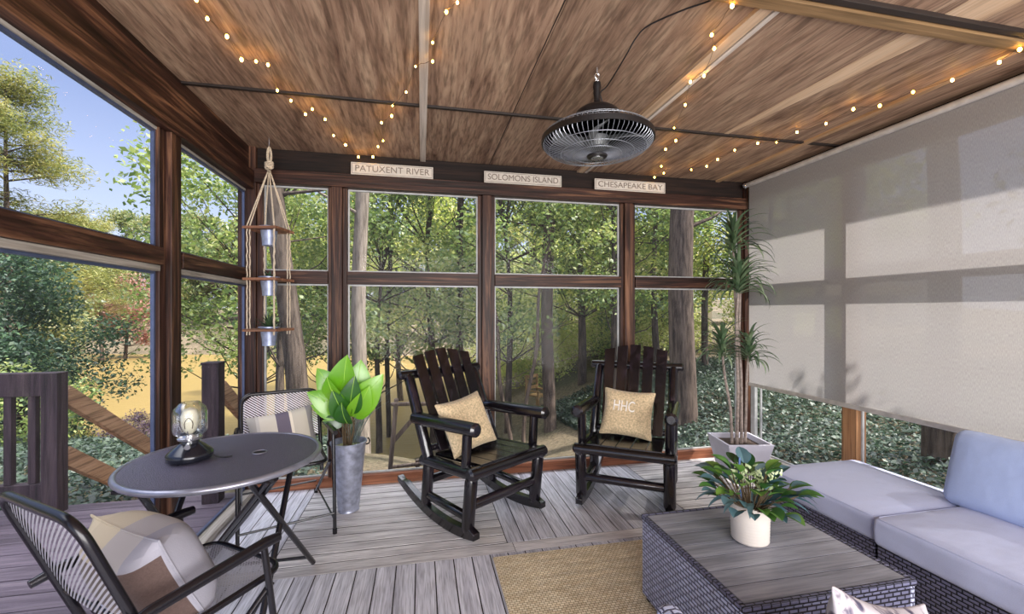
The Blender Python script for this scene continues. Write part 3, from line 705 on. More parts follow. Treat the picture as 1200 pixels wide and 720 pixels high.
# pillows
def pillow_mb(w, h, t, n=14, pinch=.10, seed=0):
    g = MB(); rr = random.Random(seed)
    top = []; 
    def outline(u, v):  # u,v in -1..1 ; corners stick out, sides pull in
        k = pinch
        x = u*(1 - k*(1-v*v)*abs(u)**3) ; y = v*(1 - k*(1-u*u)*abs(v)**3)
        return x*w/2, y*h/2
    def th(u, v): return t/2*max(0, (1-u**4))**.55*max(0, (1-v**4))**.55 * (1+.05*math.sin(4*u+seed)*math.cos(3*v+seed))
    vs = []; fs = []
    for s in (1, -1):
        for i in range(n+1):
            for k in range(n+1):
                u = -1+2*i/n; v = -1+2*k/n; x, y = outline(u, v); vs.append((x, s*th(u, v)+(0 if s > 0 else -.0005), y))
    m = (n+1)**2
    for s in (0, 1):
        for i in range(n):
            for k in range(n):
                a = s*m+i*(n+1)+k; q = (a, a+1, a+n+2, a+n+1); fs.append(q[::-1] if s else q)
    rim = [i*(n+1) for i in range(n+1)] + [n*(n+1)+k for k in range(1, n+1)] + [i*(n+1)+n for i in range(n-1, -1, -1)] + [k for k in range(n-1, 0, -1)]
    for a, c in zip(rim, rim[1:]+rim[:1]): fs.append((a, c, c+m, a+m))
    return g.add(vs, fs)
def in_chair(ch, p): return ch.matrix_basis @ Vector(p)
def place_pillow(name, mat, w, h, t, ch, lp, tilt, label, roll=0, yawadd=0, seed=0):
    rot = (Euler((0, 0, ch.rotation_euler.z+yawadd)).to_matrix() @ Euler((-tilt, 0, 0)).to_matrix() @ Euler((0, roll, 0)).to_matrix()).to_euler()
    o = pillow_mb(w, h, t, seed=seed).build(name, mat, None, loc=tuple(in_chair(ch, lp)), rot=rot)
    ss = o.modifiers.new('s', 'SUBSURF'); ss.levels = 1; ss.render_levels = 1
    return tag(o, label, 'pillow')
pa = place_pillow('throw_pillow', M['burlap'], .39, .37, .14, rk, (-.085, .10, .605), R(26), 'plain tan burlap pillow leaning on the left rocking chair', R(-7), 0, 1)
pb = place_pillow('throw_pillow', M['burlap'], .38, .36, .13, rk2, (-.015, .115, .60), R(26), 'tan burlap pillow with white stitched letters on the right rocking chair', R(3), 0, 2)
tx = text_mesh('HHC', .11, .15, M['thread'], pb, (-.02, -.0635, .03), (PI/2, 0, 0), .004)

# ------------------------------------------------------------------ metal folding chairs and table
def rounded_path(pts, r=.06, n=5):
    P_ = [Vector(p) for p in pts]; out = [P_[0]]
    for a, b_, c in zip(P_, P_[1:], P_[2:]):
        u = (a-b_).normalized(); v = (c-b_).normalized(); k = min(r, (a-b_).length*.45, (c-b_).length*.45)
        s = b_+u*k; e = b_+v*k
        for i in range(n+1):
            t = i/n; out.append((s*(1-t)+b_*t)*(1-t)+(b_*(1-t)+e*t)*t)
    out.append(P_[-1]); return out
def make_metal_chair(label, w, zt, yt, yb, zs, ys, za, ya, group):
    t = empty('folding_chair', label=label, cat='chair', group=group)
    h = w/2; tr = .0125
    def bk(z): return yb + (yt-yb)*(z-zs)/(zt-zs)
    z0 = .16
    MB().tube(rounded_path([(-h, bk(z0+.1), z0+.1), (-h, yt, zt), (h, yt, zt), (h, bk(z0+.1), z0+.1)], .075, 7), tr, 10).build('back_frame', M['black_metal'], t)
    # mesh back
    vs = []; n = 8
    zz = [zs+.07+(zt-.012-zs-.07)*i/n for i in range(n+1)]
    g = MB()
    for i, z in enumerate(zz):
        hw = h-.004 if i < n-1 else (h-.018 if i == n-1 else h-.06)
        for k in range(7): x = -hw+2*hw*k/6; vs.append((x, bk(z)+.012*(1-(x/h)**2), z))
    g.add(vs, [(i*7+k, i*7+k+1, (i+1)*7+k+1, (i+1)*7+k) for i in range(n) for k in range(6)])
    g.build('back_mesh', M['back_mesh'], t)
    MB().tube([(-h, bk(zs+.07), zs+.07), (h, bk(zs+.07), zs+.07)], .006, 8).build('back_bar', M['black_metal'], t)
    # seat
    hs = h-.02
    ring_ = rounded_path([(0, yb-.02, zs), (-hs, yb-.02, zs), (-hs, ys, zs+.012), (hs, ys, zs+.012), (hs, yb-.02, zs), (0, yb-.02, zs)], .07, 6)[:-1]
    MB().tube(ring_, .011, 10, closed=True).build('seat_frame', M['black_metal'], t)
    g = MB(); vs = []; nn = 8
    for i in range(nn+1):
        y = ys+.006+(yb-.02-ys-.012)*i/nn; q = min(1, min(i, nn-i)/1.2); hw = hs-.006-.03*(1-q)
        for k in range(9): x = -hw+2*hw*k/8; vs.append((x, y, zs+.012*(1-i/nn)-.010*math.sin(PI*i/nn)*(1-(x/hs)**2)+.004))
    g.add(vs, [(i*9+k, i*9+k+1, (i+1)*9+k+1, (i+1)*9+k) for i in range(nn) for k in range(8)])
    g.build('seat_mesh', M['seat_mesh'], t)
    for s in (-1, 1):
        x = s*(h+.022)
        MB().tube([(x, bk(za-.03)+.045, za-.035), (x, bk(za-.03)-.02, za-.02), (x, ya+.05, za), (x, ya, za-.002)], [.012, .016, .018, .015], 10).build('armrest', M['black_metal'], t)
        MB().tube([(s*(h+.018), ya+.05, za-.012), (s*(h+.014), ya-.03, .012)], .0105, 10).build('leg', M['black_metal'], t)
        MB().tube([(s*(h+.002), ys+.06, zs-.005), (s*(h+.002), yb+.24, .012)], .0105, 10).build('leg', M['black_metal'], t)
        ft = MB(); ft.cyl((s*(h+.014), ya-.03, .0), (s*(h+.014), ya-.03, .03), .0135); ft.cyl((s*(h+.002), yb+.24, 0), (s*(h+.002), yb+.24, .03), .0135); ft.build('foot_cap', M['black_metal'], t)
        MB().tube([(s*(h+.012), ya-.02, .085), (s*(h+.002), yb+.215, .06)], .006, 8).build('side_bar', M['black_metal'], t)
    MB().tube([(-h-.012, ya-.02, .12), (h+.012, ya-.02, .12)], .007, 8).build('cross_bar', M['black_metal'], t)
    MB().tube([(-h, yb+.21, .10), (h, yb+.21, .10)], .007, 8).build('cross_bar', M['black_metal'], t)
    return t
g_ = 'black metal mesh chairs at the bistro table'
mc = make_metal_chair('black steel mesh armchair nearest the camera, back turned, at the round table', .425, .86, .215, .06, .45, -.335, .598, -.285, g_)
mc.location = (-.825, 1.477, 0); mc.rotation_euler.z = 2.512
mc2 = make_metal_chair('black steel mesh armchair behind the round table, facing the camera', .47, .79, .33, .2, .42, -.22, .605, -.235, g_)
mc2.location = (-.84, 2.94, 0); mc2.rotation_euler.z = .352
o = place_pillow('throw_pillow', M['striped_big'], .36, .34, .22, mc, (-.0, -.035, .57), R(24), 'large cream and grey striped pillow on the mesh chair nearest the camera', 0, 0, 3)
# dark gusset side panel of the big pillow
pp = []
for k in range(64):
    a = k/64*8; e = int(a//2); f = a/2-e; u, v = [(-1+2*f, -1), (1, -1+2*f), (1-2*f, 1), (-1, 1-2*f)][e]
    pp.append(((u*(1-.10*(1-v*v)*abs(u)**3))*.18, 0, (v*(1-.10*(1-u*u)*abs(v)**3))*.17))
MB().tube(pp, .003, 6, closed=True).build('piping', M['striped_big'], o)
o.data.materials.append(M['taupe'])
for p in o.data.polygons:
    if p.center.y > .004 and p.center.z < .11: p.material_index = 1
place_pillow('throw_pillow', M['striped'], .40, .32, .13, mc2, (-.0, .10, .55), R(22), 'striped grey and cream pillow on the chair behind the round table', R(-7), 0, 4)

tb = empty('bistro_table', (-.83, 2.09, 0), label='round dark metal folding bistro table beside the left windows', cat='table')
RT = .372
MB().lathe([(.016,.700),(.016,.716),(RT-.012,.716),(RT-.012,.704),(.016,.700)], 72).build('table_top', M['table_top'], tb)
MB().tube([(RT*math.cos(2*PI*i/72)*.985, RT*math.sin(2*PI*i/72)*.985, .708) for i in range(72)], .0125, 10, closed=True).build('table_rim', M['table_rim'], tb)
MB().tube([(.12+.028*math.cos(2*PI*i/24), .03+.028*math.sin(2*PI*i/24), .7185) for i in range(24)], .003, 6, closed=True).build('umbrella_hole_ring', M['table_rim'], tb)
MB().lathe([(.0005,.7165),(.024,.7165),(.024,.7175),(.0005,.7175)], 24, (.12, .03, 0)).build('umbrella_hole', M['seam'], tb)
for s in (-1, 1):
    MB().tube([(.185*s, -.27, .695), (.265*s, .37, .012)], .013, 10).build('leg', M['black_metal'], tb)
    MB().tube([(.215*s, .24, .695), (.215*s, -.34, .012)], .013, 10).build('leg', M['black_metal'], tb)
MB().tube([(.27, -.25, .695), (-.262, .39, .03)], .012, 10).build('diagonal_brace', M['black_metal'], tb)
MB().tube([(.25, -.27, .695), (-.285, .37, .03)], .012, 10).build('diagonal_brace', M['black_metal'], tb)
MB().tube([(-.26, .30, .08), (.26, .30, .08)], .008).build('stretcher', M['black_metal'], tb)
MB().tube([(-.215, -.28, .08), (.215, -.28, .08)], .008).build('stretcher', M['black_metal'], tb)
MB().beam((-.27, -.26, .69), (.27, -.26, .69), .02, .012).build('top_brace', M['black_metal'], tb)
MB().beam((-.215, .24, .69), (.215, .24, .69), .02, .012).build('top_brace', M['black_metal'], tb)

# lantern
ln = empty('oil_lantern', (-.965, 2.075, .7165), rz=.3, label='small black oil style lantern with glass globe on the round table', cat='lantern')
MB().lathe([(.0,.006),(.078,.006),(.084,.014),(.085,.030),(.078,.040),(.052,.062),(.036,.075),(.034,.088),(.03,.09)], 36).build('base', M['lamp_black'], ln)
MB().lathe([(.03,.088),(.044,.09),(.046,.098),(.04,.104),(.038,.112),(.001,.112)], 28).build('burner_collar', M['chrome'], ln)
MB().lathe([(.044,.108),(.058,.117),(.062,.13),(.062,.202),(.057,.222),(.042,.238),(.036,.246),(.033,.246),(.038,.236),(.054,.220),(.059,.201),(.059,.131),(.055,.120),(.042,.112)], 36).build('glass_globe', M['globe'], ln)
MB().lathe([(.010,.112),(.022,.125),(.032,.15),(.033,.19),(.024,.215),(.001,.225)], 24).build('inner_bulb', M['candle'], ln)
MB().tube(bez([(-.012, -.034, .14), (-.014, -.035, .165), (0, -.036, .185), (.014, -.035, .165), (.012, -.034, .14)]), .0015, 6).build('filament', M['fil'], ln)
for a in range(3): an = 2*PI*a/3; MB().ball((.065*math.cos(an), .065*math.sin(an), .006), .008).build('foot', M['lamp_black'], ln)
MB().cyl((0, -.05, .075), (0, -.068, .071), .011, n=12).build('wick_knob', M['chrome'], ln)
b = MB()
for k in range(8): an = 2*PI*k/8; b.tube([(.040*math.cos(an), .040*math.sin(an), .10), (.050*math.cos(an), .050*math.sin(an), .118), (.060*math.cos(an), .060*math.sin(an), .135)], .002, 5)
b.build('globe_prong', M['chrome'], ln)
MB().tube(bez([(.08, -.02, .018), (.10, -.03, .006), (.13, -.045, .005), (.155, -.045, .006)]), .0028, 6).build('power_cord', M['cord'], ln)

# ------------------------------------------------------------------ leaves
def leaf_mb(g, base, tip, width, up, bend=.0, n=6, fold=.12, taper=.5, shape='oval'):
    base = Vector(base); tip = Vector(tip); d = tip-base; L_ = d.length; dn = d.normalized(); up = Vector(up)
    side = dn.cross(up); side = side.normalized() if side.length > 1e-5 else dn.orthogonal().normalized()
    nn = side.cross(dn).normalized(); vs = []
    for i in range(n+1):
        t = i/n
        if shape == 'oval': w = width/2*math.sin(PI*min(1, max(0.02, t))**taper)**.8 if t < 1 else .0
        else: w = width/2*(1-t**2.2)*(.45+.55*min(1, t*5))
        c = base + d*t + nn*(bend*L_*4*t*(1-t))
        vs += [c - side*w + nn*w*fold*2, c, c + side*w + nn*w*fold*2]
    fs = []
    for i in range(n):
        a = i*3; fs += [(a, a+1, a+4, a+3), (a+1, a+2, a+5, a+4)]
    g.add(vs, fs)
def strap(g, p, az, el, L_, w, droop, n=9):
    """long arching strap leaf"""
    c = Vector(p); vs = []; e = el; st = L_/n; hd = Vector((math.cos(az), math.sin(az), 0)); sd = Vector((-math.sin(az), math.cos(az), 0))
    for i in range(n+1):
        t = i/n; ww = w/2*(.5+.5*min(1, t*4))*(1-t**3)
        nn = (-hd*math.sin(e)+Vector((0,0,1))*math.cos(e))
        vs += [c - sd*ww + nn*ww*.35, c.copy(), c + sd*ww + nn*ww*.35]
        c = c + (hd*math.cos(e)+Vector((0,0,1))*math.sin(e))*st; e -= droop/n*(.6+.9*t)
    fs = []
    for i in range(n):
        a = i*3; fs += [(a, a+1, a+4, a+3), (a+1, a+2, a+5, a+4)]
    g.add(vs, fs)

# dracaena
dr = empty('potted_dracaena', (2.60, 3.13, 0), rz=-.19, label='tall dracaena with arching strap leaves in a square pale planter in the back right corner', cat='plant')
hb, ht_ = .125, .185; z = .285
b = MB(); vs = []
for (hh, zz) in ((hb, 0), (ht_, z), (ht_-.018, z), (hb+.01, .05)):
    for sx, sy in ((-1,-1),(1,-1),(1,1),(-1,1)): vs.append((sx*hh, sy*hh, zz))
fs = [(3,2,1,0)] + [(l*4+k, l*4+(k+1) % 4, (l+1)*4+(k+1) % 4, (l+1)*4+k) for l in range(3) for k in range(4)] + [(12,13,14,15)]
b.add(vs, fs); b.build('planter', M['grey_pot'], dr, smooth=False, bevel=.004)
b = MB(); b.box(-.155, -.155, .2, .155, .155, .245); b.build('soil', M['soil'], dr, smooth=False)
canes = [((.02, .0), (-.05, -.0), 1.93, .36, 70), ((-.03, -.02), (-.03, -.05), 1.58, .37, 95), ((-.06, .0), (-.17, -.05), 1.06, .30, 60), ((.06, .02), (.06, -.04), 1.02, .28, 60), ((.01, .06), (.04, .05), 1.64, .30, 34)]
for (a, c, zt, LL, nl) in canes:
    pts = bez([(a[0], a[1], .23), (a[0]*.8+c[0]*.2+.01, a[1], .23+(zt-.23)*.35), (a[0]*.4+c[0]*.6-.01, c[1]*.6, .23+(zt-.23)*.7), (c[0], c[1], zt)], 5)
    st = MB().tube(pts, [.013-.004*i/(len(pts)-1) for i in range(len(pts))], 8).build('cane', M['cane'], dr)
    g = MB()
    nl = int(nl*.68)
    for i in range(nl):
        az = i*2.4+random.uniform(-.3, .3); f = i/nl
        strap(g, (c[0], c[1], zt-.09+.13*f), az, R(22+62*f), LL*random.uniform(.8, 1.1), .030, R(135-35*f)*random.uniform(.8, 1.15))
    g.build('foliage', M['dracaena'], dr)

# fiddle leaf plant
fp = empty('potted_fig', (-.485, 3.09, 0), label='bright green broad-leaved plant in a tall galvanized bucket by the back windows', cat='plant')
MB().lathe([(.066,.0),(.07,.004),(.066,.012),(.070,.03),(.112,.455),(.119,.458),(.120,.468),(.112,.470),(.106,.455),(.1,.42)], 36).build('bucket', M['galv'], fp)
MB().lathe([(.001,.43),(.101,.43),(.101,.42)], 24).build('soil', M['moss'], fp)
for s in (-1, 1): MB().tube(bez([(s*.112, 0, .44), (s*.13, 0, .445), (s*.135, 0, .465), (s*.125, .0, .485)]), .005, 6).build('handle', M['black_metal'], fp)
# leaves given as (x, z) of base and tip in metres from the pot axis, depth y, width, material
LV = [((-.02,.72),(-.0,1.06),-.02,.20,'fiddle'), ((.03,.70),(.08,1.02),.03,.18,'fiddle'), ((-.03,.72),(-.20,.97),.02,.16,'fiddle'), ((-.03,.70),(-.25,.82),-.03,.14,'fiddle'),
      ((-.02,.66),(-.24,.72),.03,.12,'fiddle'), ((.03,.66),(.235,.93),-.05,.17,'fiddle'), ((.03,.64),(.20,.74),.02,.12,'fiddle'), ((.01,.66),(.06,.93),-.10,.14,'fiddle_dark'),
      ((-.01,.64),(-.08,.84),-.10,.12,'fiddle_dark'), ((.0,.60),(-.02,.76),-.12,.11,'fiddle_dark'), ((.03,.64),(.15,.86),-.09,.13,'fiddle'), ((-.02,.62),(-.16,.62),.0,.10,'fiddle_dark'), ((-.03,.70),(-.12,.92),-.06,.15,'fiddle'), ((.0,.7),(.02,.96),.08,.2,'fiddle_dark')]
for (p, q, y, w, m_) in LV:
    g = MB(); leaf_mb(g, (p[0], y*.4, p[1]), (q[0], y-.03, q[1]), w*1.15, (q[0]*1.6+.3*math.sin(q[1]*40), -1, .5*math.cos(q[0]*30)), .09, 8, .14, .7)
    lf = g.build('leaf', M[m_], fp)
    v = MB(); a = Vector((p[0], y*.4, p[1])); c = Vector((q[0], y-.03, q[1]))
    v.tube([Vector(x) + Vector((0, -.003, .001)) for x in g.v[1::3]], .0016, 5); v.build('midrib', M['vein'], lf)
b = MB()
for (p, q, y, w, m_) in LV: b.tube(bez([(p[0]*.5+random.uniform(-.02,.02), y*.3, .43), (p[0]*1.2, y*.4, .56), (p[0], y*.4, p[1])], 4), .0035, 6)
b.build('stems', M['stem_brown'], fp)
g = MB()
for i in range(46): strap(g, (random.uniform(-.03,.06), random.uniform(0,.05), .44), random.uniform(-.9, 1.0) if i % 3 else random.uniform(2,4), R(random.uniform(60, 84)), random.uniform(.3, .52), .008, R(random.uniform(20, 60)), 6)
g.build('grass_blades', M['silver_leaf'], fp)

# ------------------------------------------------------------------ hanging shelf planter
hx, hy = -1.055, 3.33
hp = empty('hanging_planter', (hx, hy, 1.2), rz=R(-14), label='three tier rope and wood plant hanger in the back left corner', cat='plant hanger')
MB().tube([(0, 0, 1.37), (0, 0, 1.31)], .004, 8).build('ceiling_hook', M['chrome'], hp)
rp = MB()
rp.tube([(.014*math.cos(a), 0, 1.255+.055*math.sin(a)) for a in [2*PI*i/16 for i in range(16)]], .006, 8, closed=True)
rp.tube([(-.012*math.cos(a), .008, 1.25+.05*math.sin(a)) for a in [2*PI*i/16 for i in range(16)]], .006, 8, closed=True)
for k in range(4): rp.tube([(.024*math.cos(2*PI*i/12), .02*math.sin(2*PI*i/12), 1.165+k*.012+.006*math.sin(i+k)) for i in range(12)], .007, 8, closed=True)
rp.build('rope_loop', M['rope'], hp)
hs = .096
for sx in (-1, 1):
    for sy in (-1, 1):
        for dd in (0, .012):
            pts = [(0, 0, 1.19), (0.008*sx, .008*sy, 1.13)]
            for k in range(11): t = k/10; pts.append((sx*(hs-dd)*(.08+.92*t), sy*(hs-dd)*(.08+.92*t), 1.13-.39*t))
            zt = .74
            for k in range(1, 30): z_ = .74-k*.026; pts.append((sx*(hs-dd)+.002*math.sin(k*2.1+dd*90), sy*(hs-dd)+.002*math.cos(k*1.9), z_))
            MB().tube(pts, .0042, 6).build('rope', M['rope'], hp)
for z_ in (.725, .372, .02):
    sf = MB(); w = .117
    for (x0, y0, x1, y1) in ((-w,-w,w,-.058), (-w,.058,w,w), (-w,-.058,-.058,.058), (.058,-.058,w,.058)): sf.box(x0, y0, z_-.009, x1, y1, z_+.009)
    sf.build('shelf', M['shelf'], hp, smooth=False, bevel=.002)
for i, (z_, lab) in enumerate(((1.925, 'small zinc bucket hanging in the top shelf of the rope planter'), (1.572, 'small zinc bucket with a low green plant in the middle shelf of the rope planter'), (1.220, 'small zinc bucket with a spiky dark succulent in the bottom shelf of the rope planter'))):
    t = empty('plant_bucket', (hx, hy, z_), label=lab, cat='plant pot', group='zinc buckets in the hanging planter')
    MB().lathe([(.040,-.108),(.044,-.112),(.043,-.10),(.0565,.012),(.068,.014),(.068,.022),(.056,.020),(.05,.0)], 24).build('bucket', M['zinc'], t)
    MB().lathe([(.001,.004),(.052,.004),(.052,.0)], 16).build('soil', M['soil'], t)
    if i:
        g = MB(); nl = 12 if i == 1 else 26
        for k in range(nl): strap(g, (0, 0, .005), k*2.4, R(20+60*k/nl), (.07 if i == 1 else .12)*random.uniform(.8, 1.1), .02, R(20), 5)
        g.build('foliage', M['succulent'], t)

# ------------------------------------------------------------------ coffee table, rug, sofa
rug = MB(); rug.box(.38, .1, .0015, 1.95, 2.31, .013)
rg = rug.build('jute_rug', M['jute'], smooth=False, bevel=.004); tag(rg, 'braided tan jute rug on the grey deck under the coffee table', 'rug')
ct = empty('coffee_table', (1.36, 1.52, .0135), label='low grey wicker coffee table with a grey plank top', cat='table')
W2, D2, H2 = .35, .325, .385
def wick_box(x0, y0, z0, x1, y1, z1): b = MB(); b.box(x0, y0, z0, x1, y1, z1); return b
for q in ((-W2, -D2, -W2+.02, D2), (W2-.02, -D2, W2, D2)): wick_box(q[0], q[1], .02, q[2], q[3], H2-.02).build('side_panel', M['wick_lit'], ct, smooth=False, bevel=.006)
for q in ((-W2+.02, -D2, W2-.02, -D2+.02), (-W2+.02, D2-.02, W2-.02, D2)): wick_box(q[0], q[1], .02, q[2], q[3], H2-.02).build('end_panel', M['wick_dark'], ct, smooth=False, bevel=.004)
b = MB()
for q in ((-W2-.004, -D2-.004, W2+.004, -D2+.016), (-W2-.004, D2-.016, W2+.004, D2+.004), (-W2-.004, -D2+.016, -W2+.016, D2-.016), (W2-.016, -D2+.016, W2+.004, D2-.016)): b.box(q[0], q[1], H2-.02, q[2], q[3], H2+.002)
b.build('top_rim', M['wick_dark'], ct, smooth=False, bevel=.005)
np_ = 7; pw = (2*D2-.036)/np_
pl = MB(); pl.box(-W2+.018, -D2+.018, H2-.03, W2-.018, D2-.018, H2-.0022); pl.build('plank_gap_shade', M['seam'], ct, smooth=False)  # dark sheet just under the planks stands for shade in their gaps
pl = MB()
for k in range(np_): y = -D2+.018+k*pw; pl.box(-W2+.018, y+.0025, H2-.002, W2-.018, y+pw-.0025, H2)
pl.build('plank_top', M['ctop'], ct, smooth=False)
for sx in (-1, 1):
    for sy in (-1, 1): MB().cyl((sx*(W2-.03), sy*(D2-.03), 0), (sx*(W2-.03), sy*(D2-.03), .022), .02).build('foot', M['fan_black'], ct)

# table plant
tp = empty('tabletop_plant', (1.335, 1.545, .3995), label='leafy arrangement with trailing blue-green leaves in a white ribbed pot on the coffee table', cat='plant')
prof = [(.001, 0), (.060, 0), (.066, .004)]
for k in range(12): z_ = .008+k*.0122; prof += [(.070+.004*k/12, z_), (.0715+.004*k/12, z_+.004), (.070+.004*k/12, z_+.0105)]
prof += [(.076, .156), (.068, .156), (.066, .12)]
MB().lathe(prof, 36).build('pot', M['white_pot'], tp)
MB().lathe([(.001,.13),(.068,.13),(.066,.12)], 20).build('soil', M['soil'], tp)
g = MB(); g2 = MB(); st = MB()
rr = random.Random(5)
for i in range(84):
    az = i*2.4; el = R(rr.uniform(15, 78)); L_ = rr.uniform(.08, .17); b0 = Vector((.03*math.cos(az), .03*math.sin(az), .135))
    d = Vector((math.cos(az)*math.cos(el), math.sin(az)*math.cos(el), math.sin(el))); tip = b0+d*L_
    st.tube([b0, tip], .002, 5); ll = rr.uniform(.06, .10); out = (d+Vector((math.cos(az), math.sin(az), -.3))*.8).normalized()
    leaf_mb(g if i % 3 else g2, tip, tip+out*ll, ll*.66, (0,0,1), .08, 6, .2, .8)
for az, L_ in ((-.35,.26),(-.15,.24),(.05,.22),(-.6,.24),(-.8,.2),(2.9,.22),(3.2,.2),(3.5,.18),(2.6,.15),(-1.2,.14),(4.0,.15),(.5,.16)):
    strap(g2, (.03*math.cos(az), .03*math.sin(az), .15), az, R(38), L_, .034, R(100), 8)
g.build('green_leaves', M['table_leaf'], tp); g2.build('blue_green_leaves', M['teal_leaf'], tp); st.build('stems', M['stem_brown'], tp)
g = MB()
for i in range(14):
    c = Vector((rr.uniform(-.07, .10), rr.uniform(-.06, .08), rr.uniform(.23, .29)))
    for k in range(9): q = c+Vector((rr.gauss(0,.012), rr.gauss(0,.012), rr.gauss(0,.014))); leaf_mb(g, q, q+Vector((rr.gauss(0,.014), rr.gauss(0,.014), .014)), .012, (0,-1,0), .1, 3)
g.build('blooms', M['bloom'], tp)
g = MB(); g.tube([(.0,.05,.15), (-.005,.055,.27), (-.004,.055,.325)], [.002, .007, .003], 8); g.build('blue_bloom', M['blue_bloom'], tp)

# sofa pieces
def cushion_mb(x0, y0, z0, x1, y1, z1, crown=.012, n=12, r=.022):
    g = MB(); c = Vector(((x0+x1)/2, (y0+y1)/2, (z0+z1)/2)); h = ((x1-x0)/2, (y1-y0)/2, (z1-z0)/2)
    def line(a):
        e = [-a, -a+r*.3, -a+r*.65, -a+r]; m = [(-a+r)+(2*a-2*r)*k/n for k in range(1, n)]; return e+m+[-q for q in e[::-1]]
    Ls = [line(a) for a in h]; vs = []; idx = {}
    def vert(p):
        key = tuple(round(q, 5) for q in p)
        if key in idx: return idx[key]
        q = Vector(p); inner = Vector([max(-h[k]+r, min(h[k]-r, q[k])) for k in range(3)]); d = q-inner
        if d.length > 1e-7: q = inner+d.normalized()*r
        u, v = q.x/h[0], q.y/h[1]; q.z += math.copysign(crown, q.z)*(1-u**4)*(1-v**4)*(1 if abs(q.z) > h[2]*.8 else 0)
        w = 1+ .012*math.sin(q.x*31+q.y*17)*(1-abs(q.z)/h[2]); q.x *= w; q.y *= w
        idx[key] = len(vs); vs.append(c+q); return idx[key]
    fs = []
    for ax in range(3):
        a, b_ = (ax+1) % 3, (ax+2) % 3
        for sg in (-1, 1):
            for i in range(len(Ls[a])-1):
                for k in range(len(Ls[b_])-1):
                    q = []
                    for (ii, kk) in ((i, k), (i+1, k), (i+1, k+1), (i, k+1)):
                        p = [0, 0, 0]; p[ax] = sg*h[ax]; p[a] = Ls[a][ii]; p[b_] = Ls[b_][kk]; q.append(vert(p))
                    fs.append(tuple(q) if sg > 0 else tuple(q[::-1]))
    return g.add(vs, fs)
def soft(o):
    return o
ot = empty('wicker_ottoman', (2.42, 1.955, 0), label='wicker ottoman with a thick pale blue-grey cushion below the shade', cat='ottoman')
b = MB(); b.box(-.335, -.325, .02, .335, .325, .268); b.build('wicker_base', M['wick_dark'], ot, smooth=False, bevel=.006)
for sx in (-1,1):
    for sy in (-1,1): MB().cyl((sx*.29, sy*.28, 0), (sx*.29, sy*.28, .02), .02).build('foot', M['fan_black'], ot)
def piping(parent, x0, y0, x1, y1, z, r=.0035):
    MB().tube(rounded_path([(0, y0, z), (x1, y0, z), (x1, y1, z), (x0, y1, z), (x0, y0, z), (0, y0, z)], .03, 4)[:-1], r, 6, closed=True).build('piping', M['cushion'], parent)
cu_ = cushion_mb(-.345, -.33, .2685, .345, .33, .385).build('seat_cushion', M['cushion'], ot); piping(cu_, -.335, -.32, .335, .32, .3825)
so_ = empty('wicker_sofa', (2.42, .93, 0), label='long blue-grey wicker sofa against the shaded right wall', cat='sofa')
b = MB(); b.box(-.345, -.70, .02, .345, .68, .268); b.build('wicker_base', M['wick_dark'], so_, smooth=False, bevel=.006)
b = MB(); b.box(.346, -.70, .02, .42, .68, .60); b.build('wicker_back', M['wick_dark'], so_, smooth=False, bevel=.01)
for sx in (-1,1):
    for sy in (-1,1): MB().cyl((sx*.29, sy*.6, 0), (sx*.29, sy*.6, .02), .02).build('foot', M['fan_black'], so_)
cu_ = cushion_mb(-.37, -.0, .2685, .345, .682, .395).build('seat_cushion', M['cushion'], so_); piping(cu_, -.36, .01, .335, .672, .3925); soft(cushion_mb(-.37, -.70, .2685, .345, -.004, .395).build('seat_cushion', M['cushion'], so_))
bc = soft(cushion_mb(-.36, -.19, -.08, .36, .19, .08, .03, 12, .05).build('back_cushion', M['cushion_blue'], None, loc=(2.68, 1.33, .56), rot=(R(90), R(0), R(-90))))
bc.rotation_euler = (Euler((0, 0, R(-90))).to_matrix() @ Euler((R(74), 0, 0)).to_matrix()).to_euler()
tag(bc, 'light blue back cushion leaning on the wicker sofa under the shade', 'cushion')

# nearer loveseat below the frame, carrying the floral pillow
lv = empty('wicker_loveseat', (1.15, .55, 0), label='wicker loveseat with its back to the camera in front of the coffee table', cat='sofa')
b = MB(); b.box(-.62, -.27, .02, .5, .30, .27); b.build('wicker_base', M['wick_dark'], lv, smooth=False, bevel=.006)
b = MB(); b.box(-.62, -.35, .02, .5, -.271, .5); b.build('wicker_back', M['wick_dark'], lv, smooth=False, bevel=.01)
b = MB(); b.box(-.58, -.34, .271, -.52, .435, .618); b.build('wicker_arm', M['wick_lit'], lv, smooth=False, bevel=.02)
soft(cushion_mb(-.515, -.27, .2705, .49, .31, .39).build('seat_cushion', M['cushion'], lv))
fpil = pillow_mb(.42, .42, .13, pinch=.14, seed=9).build('throw_pillow', M['floral'], None, loc=(1.065, .80, .455), rot=(R(-14), R(20), R(10)))
s = fpil.modifiers.new('s', 'SUBSURF'); s.levels = 1; s.render_levels = 1
tag(fpil, 'white pillow with a grey floral print at the bottom edge of the view', 'pillow')

